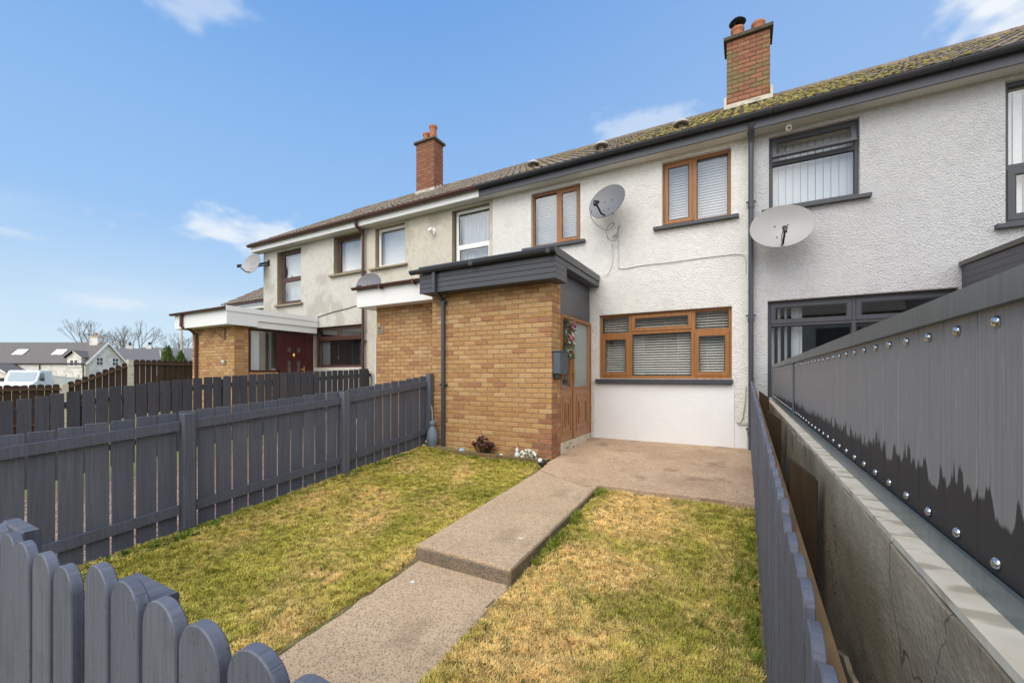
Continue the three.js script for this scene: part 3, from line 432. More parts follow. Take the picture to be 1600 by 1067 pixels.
  mesh('flashing', [bx(-.405, .475, roofY(-2.93) - .02, roofY(-2.93) + .205, -2.995, -2.975), (() => { const g = bx(-.43, .50, -.006, .006, -.13, .02); g.rotateX(PT); g.translate(0, roofY(-2.88) + .09, -2.88); return g; })(), bx(-.42, -.372, roofY(-3.0) - .05, roofY(-3.0) + .33, -3.1, -2.965), bx(.447, .495, roofY(-3.0) - .05, roofY(-3.0) + .33, -3.1, -2.965), bx(-.415, -.372, roofY(-3.25) - .05, roofY(-3.25) + .16, -3.35, -3.1), bx(.447, .49, roofY(-3.25) - .05, roofY(-3.25) + .16, -3.35, -3.1)], M.lead, ch);
  for (const [vx, vz] of [[-.985, -.42], [-2.40, -.42], [-3.83, -.42]]) { const v = part('roof_vent', h), y = roofY(vz) + .05; mesh('vent_neck', [cyl(vx, y - .06, y + .09, vz, .05, 12)], M.tile[1], v); const c = lathe([[.001, .085], [.07, .075], [.115, .045], [.135, .01], [.128, .0], [.05, .02]], 18); c.translate(vx, y + .07, vz); mesh('vent_hood', c, std({ color: C(.42, .39, .38), roughness: .8 }), v); }
  // cable clipped to the wall, and the little pipes by the corner
  mesh('wall_cable', [tube([[-1.957, 3.70, .012], [-1.955, 3.2, .01], [-1.95, 3.005, .012], [-1.90, 2.985, .012], [-1.5, 3.0, .013], [-1.1, 2.992, .016], [-.6, 3.0, .012], [-.1, 2.985, .012], [-.02, 2.95, .012], [.0, 2.7, .012]], .0065, 80, 6), tube([[-2.06, 3.45, .012], [-2.07, 3.1, .01], [-2.14, 2.93, .012], [-2.20, 2.9, .02]], .005, 30, 6)], M.reveal, h);
  mesh('service_pipe', [tube([[.0, .95, .015], [-.03, .6, .02], [-.07, .42, .025], [-.12, .40, .03], [-.10, .372, .03], [.02, .372, .03]], .009, 40, 6), tube([[-.13, .44, .02], [-.11, .40, .045], [.02, .405, .045]], .008, 20, 6)], M.reveal, h);
  settle(h, -2.25, -.02, 0);
}

// ---------------------------------------------------------------- grey house to the right
{
  const h = thing('terraced_house', 'pale grey roughcast house at the right with charcoal windows', 'house', [0, 0, 0], 0, 'terraced houses in the row');
  const W = [[.296, 1.375, 3.60, 4.685], [2.757, 3.80, 2.965, 4.70], [.28, 2.36, .78, 2.235]];
  shell(h, PX1 + .001, 6.2, W, M.grey); revealsOf(h, W, M.grey);
  windowUnit(h, { x0: .296, x1: 1.375, y0: 3.60, y1: 4.685, mat: M.anth, z: -.07, lights: [{ x0: .345, x1: 1.325, y0: 3.65, y1: 4.265 }, { x0: .35, x1: 1.32, y0: 4.33, y1: 4.635, sash: .05, open: .36 }], vertical: { from: .39, to: 1.32, pitch: .092, w: .089, turn: .14, y0: 3.64, y1: 4.60 }, sill: [.205, 1.49, 3.54, 3.60, M.anth] });
  windowUnit(h, { x0: 2.757, x1: 3.80, y0: 2.965, y1: 4.70, mat: M.anth, z: -.07, lights: [{ x0: 2.81, x1: 3.75, y0: 3.69, y1: 4.64 }, { x0: 2.81, x1: 3.75, y0: 3.02, y1: 3.62, sash: .06 }], vertical: { from: 2.85, to: 3.76, pitch: .09, turn: .2, y0: 3.0, y1: 4.62 }, sill: [2.665, 3.90, 2.90, 2.965, M.anth] });
  windowUnit(h, { x0: .28, x1: 2.36, y0: .78, y1: 2.235, mat: M.anth, z: -.075, lights: [{ x0: .33, x1: 1.295, y0: .83, y1: 1.85 }, { x0: 1.345, x1: 2.31, y0: .83, y1: 1.85 }, { x0: .335, x1: 1.29, y0: 1.90, y1: 2.18, sash: .05 }, { x0: 1.35, x1: 2.305, y0: 1.90, y1: 2.18, sash: .05 }], vertical: { from: .36, to: .66, pitch: .085, turn: 1.05, y0: .82, y1: 2.17 }, net: [.60, .735, .82, 2.17, M.blind] });
  eaves(h, PX1 + .001, 6.2, M.anth, M.anthDark, std({ color: C(.50, .49, .47), roughness: .7 }));
  roof(h, PX1, 6.2, { count: 4800, f: (x, z) => .02 + .8 * sstep(2.6, .6, x) + .30 * sstep(-2.7, -3.4, z) + .12 }, null);
  settle(h, 3.1, -.02, 0);
}
{ // its flat porch roof, running out towards the viewer
  const p = thing('side_porch', 'charcoal clad porch edge above the metal topped fence', 'porch', [0, 0, 0], 0, 'porches on the row');
  mesh('wall', bx(2.50, 4.4, -.6, 2.10, .01, 1.75), M.grey, p);
  for (let i = 0; i < 5; i++) mesh('cladding_board', bx(2.375, 4.5, 2.10 + i * .078, 2.175 + i * .078, .012 + .001 * i, 1.95, .004), M.anth, p);
  mesh('roof_trim', [bx(2.345, 4.52, 2.492, 2.545, .012, 1.99, .008)], std({ color: C(.19, .195, .20), roughness: .55, map: copeCol }), p);
  for (const c of p.children) if (c.name !== 'wall') mapY(c.geometry, (x, z) => -.06 * z);
  settle(p, 3.4, -.6, .9);
}

// ---------------------------------------------------------------- cream house with white windows
const P2 = -8.285;
{
  const h = thing('terraced_house', 'cream pebbledash house with white windows, left of the white house', 'house', [0, 0, 0], 0, 'terraced houses in the row');
  const W = [[-7.93, -6.955, 3.735, 4.70], [-5.60, -4.632, 2.95, 4.695]];
  shell(h, P2, PX0 - .001, W, M.cream); revealsOf(h, W, M.revealTan);
  windowUnit(h, { x0: -7.90, x1: -6.96, y0: 3.74, y1: 4.69, mat: M.whitePlastic, z: -.095, lights: [{ x0: -7.83, x1: -7.03, y0: 3.81, y1: 4.62 }], vertical: { from: -7.80, to: -7.0, pitch: .09, turn: .1, y0: 3.78, y1: 4.60 }, sill: [-8.08, -6.87, 3.685, 3.738, M.revealTan] });
  windowUnit(h, { x0: -5.55, x1: -4.635, y0: 2.95, y1: 4.68, mat: M.whitePlastic, z: -.095, lights: [{ x0: -5.49, x1: -4.69, y0: 3.95, y1: 4.62 }, { x0: -5.49, x1: -4.69, y0: 3.0, y1: 3.87, sash: .035 }], net: [-5.5, -4.68, 2.98, 4.64, M.blind], sill: [-5.7, -4.60, 2.89, 2.95, M.revealTan] });
  eaves(h, P2, PX0 - .19, M.whitePlastic, M.brown, M.soffit);
  roof(h, P2, PX0, { count: 900, f: (x, z) => .12 + .3 * sstep(-3.0, -3.4, z) }, null);
  settle(h, -6.4, -.02, 0);
}
// ---------------------------------------------------------------- grey-stained house with brown windows at the end of the row
const P3 = -12.545;
{
  const h = thing('terraced_house', 'stained cream end house with brown windows and maroon door', 'house', [0, 0, 0], 0, 'terraced houses in the row');
  const W = [[-11.90, -10.80, 3.15, 4.68], [-9.45, -8.425, 3.755, 4.735], [-10.236, -8.375, 1.33, 2.41]];
  shell(h, P3, P2 - .001, W, M.creamGrey); revealsOf(h, W, M.revealTan);
  mesh('gable', (() => { const s = new THREE.Shape(); s.moveTo(0, -1.2); s.lineTo(7.3, -1.2); s.lineTo(7.3, 4.74); s.lineTo(3.5, RY - .03); s.lineTo(0, 4.74); s.closePath(); const g = extr(s, .02, 0); g.rotateY(Math.PI / 2); g.translate(P3 - .021, 0, 0); return metre(g); })(), M.creamGrey, h);
  windowUnit(h, { x0: -11.80, x1: -10.81, y0: 3.155, y1: 4.66, mat: M.brown, z: -.11, lights: [{ x0: -11.73, x1: -10.88, y0: 3.93, y1: 4.60 }, { x0: -11.73, x1: -10.88, y0: 3.21, y1: 3.84, sash: .035 }], net: [-11.75, -10.86, 3.18, 4.62], sill: [-11.93, -10.70, 3.09, 3.155, M.revealTan] });
  windowUnit(h, { x0: -9.38, x1: -8.435, y0: 3.76, y1: 4.72, mat: M.brown, z: -.11, lights: [{ x0: -9.31, x1: -8.50, y0: 3.82, y1: 4.65 }], net: [-9.33, -8.48, 3.79, 4.68], sill: [-9.57, -8.34, 3.695, 3.757, M.revealTan] });
  windowUnit(h, { x0: -10.23, x1: -8.38, y0: 1.335, y1: 2.40, mat: M.brown, z: -.08, lights: [{ x0: -10.17, x1: -9.36, y0: 2.12, y1: 2.35, sash: .03 }, { x0: -9.30, x1: -8.44, y0: 2.12, y1: 2.35, sash: .03 }, { x0: -10.17, x1: -8.44, y0: 1.39, y1: 2.05 }], net: [-10.19, -9.85, 1.36, 2.08], venetian: { pitch: .05, w: .05, tilt: .12, cords: [.4, .7], mat: std({ color: C(.2, .19, .18) }) } });
  eaves(h, P3 - .28, P2, M.whitePlastic, M.brown, M.soffit, true);
  downpipe(h, P2 + .01, -.3, 4.72, .07, M.brown, false, .036); mesh('pipe_outlet', [tube([[P2 + .01, 4.85, .30], [P2 + .01, 4.76, .27], [P2 + .01, 4.66, .12], [P2 + .01, 4.56, .07]], .042, 12)], M.brown, h);
  roof(h, P3 - .18, P2, { count: 500, f: () => .15 }, null);
  const ch = mesh('chimney', bx(-9.30, -8.59, 6.6, 8.55, -3.47, -3.006), M.mortarDark, h);
  brickwork(ch, [{ o: [-9.309, 6.75, -3.0], dir: 'x', len: .731, h: 1.8 }, { o: [-8.578, 6.75, -3.005], dir: 'z', len: .47, h: 1.8 }], () => chimMats[Math.floor(rnd() * 4)]);
  mesh('chimney_cap', bx(-9.37, -8.52, 8.55, 8.62, -3.54, -2.94, .012), std({ color: C(.16, .14, .11), map: copeCol }), ch);
  for (const [px, pz, tall, r] of [[-9.08, -3.24, .34, .9], [-8.80, -3.24, .50, 1.0]]) { const p = lathe([[.115 * r, 0], [.125 * r, .03], [.108 * r, tall - .08], [.135 * r, tall - .06], [.135 * r, tall], [.1 * r, tall], [.09 * r, tall - .1]], 18); p.translate(px, 8.62, pz); mesh('chimney_pot', p, M.clay, ch); }
  mesh('flashing', [bx(-9.34, -8.55, roofY(-2.93) - .02, roofY(-2.93) + .20, -2.995, -2.975), (() => { const g = bx(-9.36, -8.52, -.006, .006, -.13, .02); g.rotateX(PT); g.translate(0, roofY(-2.88) + .05, -2.88); return g; })(), ...[0, 1, 2].map(i => bx(-8.575, -8.545, roofY(-3.06 - i * .15) - .02, roofY(-3.06 - i * .15) + .14, -3.13 - i * .15, -2.985 - i * .15))], M.lead, ch);
  mesh('wall_cable', tube([[-10.2, 2.66, .015], [-9.6, 2.76, .012], [-8.9, 2.83, .012], [-8.4, 2.87, .012], [-8.33, 2.8, .012]], .008, 40, 6), M.dark, h);
  settle(h, -10.4, -.02, 0);
}
// next house beyond, set back
{
  const h = thing('far_terraced_house', 'brown tiled house roof behind the end house, left of it', 'house');
  mesh('wall', bx(-22, -15.0, -1.2, 3.7, -8, -1.7), M.creamGrey, h);
  const rf = (z0, y0, z1, y1) => { const g = new THREE.BufferGeometry(), P = [[-17.75, y0, z0], [-14.6, y0, z0], [-14.6, y1, z1], [-17.75, y0, z0], [-14.6, y1, z1], [-17.75, y1, z1]].flat(); g.setAttribute('position', new THREE.Float32BufferAttribute(P, 3)); g.computeVertexNormals(); return metre(g); };
  h.children[0].geometry = bx(-17.55, -14.8, -1.2, 3.72, -7.6, -1.75);
  const mt = M.tile[0].clone(); mt.side = THREE.DoubleSide; const r = mesh('roof', [rf(-1.45, 3.80, -4.7, 5.74), rf(-7.95, 3.8, -4.7, 5.74)], mt, h);
  for (let k = 0; k < 11; k++) for (let i = 0; i < 10; i++) { const s = k * .345, m = mesh('tile', tileVariants[(k + i) % 5], M.tile[(k * 3 + i) % 4], r); m.position.set(-17.75 + i * .31, 3.81 + s * Math.sin(PT), -1.43 - s * Math.cos(PT)); m.rotation.x = PT; }
  mesh('gutter', bx(-17.8, -14.7, 3.72, 3.79, -1.46, -1.37, .02), M.brown, h); mesh('fascia', bx(-17.7, -14.8, 3.56, 3.715, -1.6, -1.5), M.whitePlastic, h);
  settle(h, -16.2, -1.2, -4.7);
}
// ---------------------------------------------------------------- porches
{
  const p = thing('brick_porch', 'buff brick porch with dark clad flat roof on the white house', 'porch', [0, 0, 0], 0, 'porches on the row');
  const wl = mesh('wall', [bx(-4.70, -2.487, -.35, 2.49, 1.50, 1.731), bx(-2.66, -2.487, -.35, 2.49, 1.40, 1.5), bx(-4.70, -4.60, -.35, 2.49, .012, 1.5)], M.mortar, p);
  brickwork(wl, [{ o: [-4.705, -.20, 1.74], dir: 'x', len: 2.227, h: 2.70 }, { o: [-2.478, -.20, 1.735], dir: 'z', len: .335, h: 2.70, off: .215 }, { o: [-4.709, -.20, .62], dir: 'X', len: 1.11, h: 2.7 }], pickBuff(true));
  // roof: cladding boards, edge trim and gutter
  const roofP = mesh('roof', bx(-4.74, -2.335, 2.76, 2.83, .012, 1.94), M.anthDark, p);
  mesh('soffit', [bx(-4.74, -2.335, 2.474, 2.485, 1.56, 1.955), bx(-2.47, -2.335, 2.70, 2.712, .012, 1.56)], M.anth, roofP);
  for (let i = 0; i < 4; i++) { mesh('cladding_board', bx(-4.775, -2.309, 2.476 + i * .0795, 2.551 + i * .0795, 1.955, 1.979 + (i === 0 ? .002 : 0), .003), M.anth, roofP); mesh('cladding_board', bx(-2.333, -2.309, 2.476 + i * .0795, 2.551 + i * .0795, i < 3 ? 1.565 : .012, 1.953, .003), M.anth, roofP); if (i < 1) mesh('cladding_board', bx(-2.333, -2.309, 2.705 - .0, 2.7135, .012, 1.563, .001), M.anth, roofP); }
  mesh('upper_trim', [bx(-2.333, -2.292, 2.795, 2.905, .012, 2.0, .012), bx(-4.80, -2.335, 2.80, 2.925, 1.90, 1.985, .01)], M.anthDark, roofP);
  const s = new THREE.Shape(); s.absarc(0, 0, .052, Math.PI, 2 * Math.PI, false); s.lineTo(.058, .012); s.lineTo(-.052, .012); s.closePath(); const gg = extr(s, 2.63, 0, 10); gg.rotateY(-Math.PI / 2); gg.rotateZ(.008); gg.translate(-2.285, 2.862, 2.036); const gt = mesh('gutter', metre(gg), M.anthDark, p);
  mesh('gutter_joint', [bx(-3.72, -3.64, 2.79, 2.868, 1.985, 2.096, .01)], M.anthDark, gt); mesh('gutter_joint', [bx(-2.42, -2.36, 2.80, 2.878, 1.985, 2.096, .01)], M.anthDark, gt);
  const dn = part('downpipe', p); mesh('pipe', [bx(-4.467, -4.409, -.12, 2.40, 1.752, 1.806, .006), beam([-4.438, 2.38, 1.78], [-4.44, 2.50, 2.01], .056, .056, .005), bx(-4.468, -4.41, 2.46, 2.80, 1.982, 2.04, .006)], M.anth, dn); for (const y of [.95, 2.33]) mesh('pipe_clip', [bx(-4.50, -4.375, y, y + .03, 1.742, 1.80, .003)], M.anthDark, dn); mesh('pipe_shoe', [bx(-4.475, -4.40, -.15, -.08, 1.748, 1.85, .008)], M.anthDark, dn);
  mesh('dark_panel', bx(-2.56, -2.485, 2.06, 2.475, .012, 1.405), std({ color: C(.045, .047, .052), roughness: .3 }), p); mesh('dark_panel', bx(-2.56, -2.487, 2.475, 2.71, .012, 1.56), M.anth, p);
  // glazed doors on the side facing the patio
  const d = part('door', p), fr = rectShape(.015, 1.398, .085, 2.058); for (const [a, b] of [[.115, .825], [.955, 1.355]]) fr.holes.push(rectShape(a, b, .93, 2.0, THREE.Path));
  const toSide = (g, x) => { g.rotateY(Math.PI / 2); g.scale(1, 1, -1); g.translate(x, 0, 0); const q = g.attributes.position; if (g.index) g = g.toNonIndexed(); const a = g.attributes.position; for (let i = 0; i < a.count; i += 3) for (const at of Object.values(g.attributes)) { for (let k = 0; k < at.itemSize; k++) { const t = at.getComponent(i + 1, k); at.setComponent(i + 1, k, at.getComponent(i + 2, k)); at.setComponent(i + 2, k, t); } } g.computeVertexNormals(); return metre(g); };
  mesh('door_frame', toSide(extr(fr, .07, .004), -2.535), M.oakPale, d);
  const barS = (a, b, y0, y1, x, t = .012) => bx(x, x + t, y0, y1, a, b, .003);
  mesh('door_trim', [bx(-2.468, -2.452, .085, 2.05, .015, .05, .003), bx(-2.468, -2.45, .10, 2.02, .865, .92, .004), bx(-2.468, -2.452, 2.015, 2.056, .05, 1.395, .003), bx(-2.468, -2.452, 1.05, 2.015, 1.365, 1.395, .003), bx(-2.468, -2.455, .90, .925, .05, .86, .003), bx(-2.468, -2.455, .90, .925, .925, 1.395, .003)], M.oak, d);
  for (const [a, b] of [[.115, .825], [.955, 1.355]]) mesh('pane', bx(-2.506, -2.502, .925, 2.005, a - .005, b + .005), a < .5 ? M.frosted : M.glass, d);
  for (const [a, b] of [[.18, .76], [.985, 1.36]]) { const y0 = .20, y1 = .80, pn = []; for (const [i, w, x] of [[0, .035, -2.458], [.10, .028, -2.452]]) { const A = a + i, B = b - i, Y0 = y0 + i * 1.1, Y1 = y1 - i * 1.1; pn.push(bx(-2.468, x, Y0, Y0 + w, A, B, .004), bx(-2.468, x, Y1 - w, Y1, A, B, .004), bx(-2.468, x, Y0 + w, Y1 - w, A, A + w, .004), bx(-2.468, x, Y0 + w, Y1 - w, B - w, B, .004)); } pn.push(bx(-2.468, -2.458, y0 + .21, y1 - .21, a + .17, b - .17, .004)); mesh('door_panel', pn, M.oak, d); }
  mesh('door_handle', [bx(-2.45, -2.436, 1.06, 1.24, .885, .905, .004), beam([-2.43, 1.17, .895], [-2.43, 1.17, 1.0], .014, .018)], M.gold, d);
  mesh('curtain', (() => { const g = new THREE.PlaneGeometry(.9, 1.1, 60, 1), q = g.attributes.position; for (let i = 0; i < q.count; i++) q.setZ(i, .02 * Math.sin(q.getX(i) * 40)); g.rotateY(Math.PI / 2); g.translate(-2.62, 1.45, .43); g.computeVertexNormals(); return g; })(), std({ color: C(.60, .66, .64), side: THREE.DoubleSide }), d);
  mesh('step', bx(-2.60, -2.445, -.16, .082, .012, 1.40, .006), M.concrete, p);
  settle(p, -3.6, -.2, .9);
}
{
  const p = thing('brick_porch', 'buff brick porch with white fascia on the cream house', 'porch', [0, 0, 0], 0, 'porches on the row');
  const wl = mesh('wall', [bx(-6.655, -4.715, -.3, 2.49, .95, 1.141), bx(-6.655, -6.45, -.3, 2.49, .012, .95)], M.mortar, p);
  brickwork(wl, [{ o: [-6.66, -.20, 1.15], dir: 'x', len: 1.95, h: 2.70 }], pickBuff(false));
  mesh('fascia', [bx(-6.93, -4.785, 2.495, 2.84, 1.40, 1.425, .003), bx(-6.93, -6.905, 2.495, 2.84, .012, 1.40, .003)], M.whitePlastic, p);
  mesh('soffit', bx(-6.90, -4.785, 2.497, 2.507, .012, 1.40), M.whitePlastic, p);
  mesh('roof', bx(-6.92, -4.785, 2.842, 2.90, .012, 1.43), M.deck, p);
  const s = new THREE.Shape(); s.absarc(0, 0, .05, Math.PI, 2 * Math.PI, false); s.closePath(); const g = extr(s, 2.2, 0, 10); g.rotateY(-Math.PI / 2); g.translate(-4.785, 2.885, 1.478); const gt = mesh('gutter', metre(g), M.brown, p); for (const x of [-6.2, -5.35]) mesh('gutter_bracket', bx(x - .02, x + .02, 2.80, 2.89, 1.425, 1.535, .006), M.brown, gt);
  mesh('side_trim', [bx(-6.70, -6.662, .55, 1.9, 1.05, 1.16, .004)], M.reveal, p);
  settle(p, -5.7, -.3, .6);
}
{
  const p = thing('brick_porch', 'buff brick porch with maroon door on the end house', 'porch', [0, 0, 0], 0, 'porches on the row');
  const wl = mesh('wall', [bx(-12.12, -10.259, -.6, 2.26, 1.80, 2.031), bx(-10.50, -10.259, -.6, 2.26, 1.72, 1.80), bx(-12.12, -12.0, -.6, 2.26, .012, 1.8)], M.mortar, p);
  brickwork(wl, [{ o: [-12.13, -.45, 2.04], dir: 'x', len: 1.88, h: 2.70 }, { o: [-10.25, -.45, 2.035], dir: 'z', len: .32, h: 2.70, off: .215 }, { o: [-10.25, -.45, 1.70], dir: 'z', len: .72, h: 1.65 }], pickBuff(false));
  const fs = mesh('fascia', [bx(-12.42, -10.06, 2.262, 2.60, 2.27, 2.295, .003), bx(-10.085, -10.06, 2.262, 2.60, 1.60, 2.27, .003), bx(-10.085, -10.062, 2.40, 2.60, .012, 1.60, .003), bx(-12.42, -12.395, 2.262, 2.60, .012, 2.27, .003)], M.whitePlastic, p);
  mesh('fascia_top', bx(-10.066, -10.04, 2.555, 2.672, .012, 2.31, .003), M.whitePlastic, p);
  mesh('soffit', bx(-12.39, -10.09, 2.264, 2.274, 1.60, 2.27), M.whitePlastic, p); mesh('lintel_panel', bx(-10.30, -10.10, 2.245, 2.42, .012, 1.60, .003), M.whitePlastic, p);
  mesh('roof', bx(-12.45, -10.07, 2.602, 2.66, .012, 2.31), M.deck, p);
  const s = new THREE.Shape(); s.absarc(0, 0, .05, Math.PI, 2 * Math.PI, false); s.closePath(); const g = extr(s, 2.42, 0, 10); g.rotateY(-Math.PI / 2); g.translate(-10.06, 2.635, 2.348); mesh('gutter', metre(g), M.brown, p);
  const dn = part('downpipe', p); mesh('pipe', [cyl(-11.86, -.5, 2.16, 2.085, .034), tube([[-11.86, 2.12, 2.085], [-11.9, 2.24, 2.2], [-12.0, 2.3, 2.33]], .034, 12), cyl(-12.0, 2.3, 2.6, 2.335, .034)], M.brown, dn); mesh('pipe_clip', bx(-11.93, -11.79, 1.0, 1.03, 2.042, 2.1), M.brown, dn);
  // side: window, maroon door, frame
  const wn = part('window', p); mesh('frame', [bx(-10.31, -10.255, 1.20, 1.245, 1.0, 1.70, .003), bx(-10.31, -10.255, 2.19, 2.24, 1.0, 1.70, .003), bx(-10.31, -10.255, 1.245, 2.19, 1.66, 1.70, .003), bx(-10.31, -10.255, 1.245, 2.19, .96, 1.02, .003)], M.maroon, wn); mesh('pane', bx(-10.285, -10.281, 1.24, 2.195, 1.01, 1.67), M.glass, wn); mesh('curtain', bx(-10.36, -10.34, 1.2, 2.2, 1.42, 1.66), M.curtain, wn);
  const d = part('door', p); mesh('leaf', [bx(-10.31, -10.265, .1, 2.16, .22, .90, .004)], M.maroon, d); mesh('door_frame', [bx(-10.32, -10.25, .05, 2.24, .90, .96, .004), bx(-10.32, -10.25, .05, 2.24, .015, .22, .004), bx(-10.32, -10.25, 2.16, 2.24, .22, .90, .004)], M.maroon, d);
  for (const z of [.44, .70]) { mesh('glazing_strip', bx(-10.262, -10.256, 1.0, 1.50, z - .045, z + .045, .002), std({ color: C(.10, .075, .075), roughness: .2 }), d); mesh('glazing_lozenge', bx(-10.262, -10.256, 1.72, 1.83, z - .045, z + .045, .002), std({ color: C(.10, .075, .075), roughness: .2 }), d); }
  { const k = new THREE.OctahedronGeometry(.07); k.scale(.35, 1, .6); k.translate(-10.25, 1.63, .57); mesh('knocker', k, M.gold, d); } mesh('door_handle', [bx(-10.262, -10.25, 1.16, 1.36, .27, .30, .003), beam([-10.24, 1.28, .285], [-10.24, 1.28, .40], .016, .02)], M.gold, d);
  mesh('inner_wall', bx(-11.2, -11.1, -.4, 2.25, .02, 1.78), M.inside, p);
  settle(p, -11.1, -.6, 1.1);
  const b = thing('wall_bracket', 'thin iron hanging basket bracket on the end house porch', 'bracket'); mesh('arm', [beam([-10.62, 2.20, 2.05], [-10.95, 2.17, 2.16], .012, .012, .002)], M.brown, b); mesh('back_plate', bx(-10.635, -10.60, 1.95, 2.22, 2.045, 2.06), M.brown, b); mesh('brace', [beam([-10.62, 1.97, 2.056], [-10.92, 2.165, 2.15], .010, .010, .002)], M.brown, b); settle(b, -10.62, 1.95, 2.05);
  const l = thing('wall_light', 'small square grey light on the end house porch brickwork', 'light'); mesh('housing', bx(-10.70, -10.60, 1.38, 1.49, 2.044, 2.075, .006), M.steel, l); { const q = new THREE.SphereGeometry(.028, 10, 8); q.translate(-10.65, 1.435, 2.075); mesh('lens', q, M.whitePlastic, l); } settle(l, -10.65, 1.38, 2.044);
}
{ // house number plate
  const cv = document.createElement('canvas'); cv.width = cv.height = 128; const c = cv.getContext('2d'); c.fillStyle = '#4a4436'; c.fillRect(0, 0, 128, 128); c.strokeStyle = '#b9b09c'; c.lineWidth = 10; c.strokeRect(6, 6, 116, 116); c.fillStyle = '#b5ad9b'; c.font = 'bold 78px serif'; c.textAlign = 'center'; c.textBaseline = 'middle'; c.fillText('63', 64, 68);
  const t = new THREE.CanvasTexture(cv); t.colorSpace = THREE.SRGBColorSpace; const n = thing('number_plate', 'small dark square number plate on the cream house porch', 'number plate'); mesh('plate', bx(-6.625, -6.475, 1.97, 2.12, 1.154, 1.166, .003), M.lead, n); const g = new THREE.PlaneGeometry(.142, .142); g.translate(-6.55, 2.045, 1.1675); mesh('numerals', g, std({ map: t }), n); settle(n, -6.55, 1.97, 1.154);
}

// ---------------------------------------------------------------- fences
const boardVariants = {};
function boardGeo(w, h, t, v) { return boardVariants[[w, h.toFixed(2), t, v]] ??= bx(-w / 2, w / 2, 0, h, -t / 2, t / 2, .003, v * .37, v * .61); }
{ // side fence of the garden: boards behind, rails and posts on this side
  const f = thing('picket_fence', 'dark grey flat topped board fence along the left of the lawn', 'fence', [0, 0, 0], 0, 'garden fences');
  const topY = z => z > 3.54 ? .897 - .0797 * (z - 3.54) : .897 - .116 * (z - 3.54), botY = z => topY(z) - 1.10, X = -4.762;
  const pz = [7.18, 5.36, 3.54, 1.80];
  let k = 0; for (let z = 6.475 + 5 * .1635; z > 1.75; z -= .1635, k++) { const v = Math.floor(rnd() * 6), b = mesh('board', boardGeo(.147, 1.18, .018, v), M.fence[Math.floor(rnd() * 3)], f); b.position.set(X - .011 + rr(-.002, .002), topY(z) + .012 - 1.18 + rr(-.006, .006), z); b.rotation.y = Math.PI / 2 + rr(-.012, .012); b.rotation.x = rr(-.004, .004); }
  for (let i = 0; i < pz.length - 1; i++) { const a = pz[i] - .052, b = pz[i + 1] + .052; for (const [off, h] of [[-.115, .088], [-.915, .088]]) mesh('rail', beam([X + .0215, topY(a) + off, a], [X + .0215, topY(b) + off, b], .040, h, .005), M.fence[1], f); }
  for (const z of pz) mesh('post', [bx(X + .001, X + .102, botY(z) - .06, topY(z) + (z < 2 ? .05 : -.002), z - .05, z + .05, .006)], M.fence[i2(z)], f);
  function i2(z) { return z > 5 ? 1 : 2; }
  settle(f, X, botY(3.54), 3.54);
}
{ // neighbour's fence further left
  const f = thing('picket_fence', 'weathered dark grey board fence beyond the gravel yard', 'fence', [0, 0, 0], 0, 'garden fences');
  const P = [[8, .55], [5.92, .79], [5.04, .933], [3.62, 1.091], [-.1, 1.30]], topY = z => { for (let i = 0; i < P.length - 1; i++) if (z <= P[i][0] && z >= P[i + 1][0]) return lerp(P[i][1], P[i + 1][1], (P[i][0] - z) / (P[i][0] - P[i + 1][0])); return 1.3; };
  for (let z = 7.36; z > .08; z -= .1489) { const b = mesh('board', boardGeo(.128, 1.15, .018, Math.floor(rnd() * 6)), M.fenceDull[Math.floor(rnd() * 3)], f); b.position.set(-8.0, topY(z) - 1.15 + rr(-.008, .008), z); b.rotation.y = Math.PI / 2 + rr(-.02, .02); b.rotation.x = rr(-.008, .008); }
  for (const off of [-.16, -.85]) for (const [a, b] of [[7.4, 3.62], [3.62, .05]]) mesh('rail', beam([-8.03, topY(a) + off, a], [-8.03, topY(b) + off, b], .04, .085), M.fenceDull[2], f);
  for (const z of [7.0, 5.2, 3.4, 1.6, .1]) mesh('post', bx(-8.12, -8.052, topY(z) - 1.25, topY(z) - .05, z - .035, z + .035, .005), M.fenceDull[0], f);
  settle(f, -8.03, -.4, 3.6);
}
function roundedBoard(w, h, t, rise, v) { const s = new THREE.Shape(); s.moveTo(-w / 2, 0); s.lineTo(w / 2, 0); s.lineTo(w / 2, h - rise); for (let i = 1; i < 18; i++) { const a = i / 18 * Math.PI; s.lineTo(w / 2 * Math.cos(a), h - rise + rise * Math.sin(a)); } s.lineTo(-w / 2, h - rise); s.closePath(); const g = extr(s, t, .0025); g.translate(0, 0, -t / 2 + .0025); return metre(toCreasedNormals(g, .6), v * .31, v * .53); }
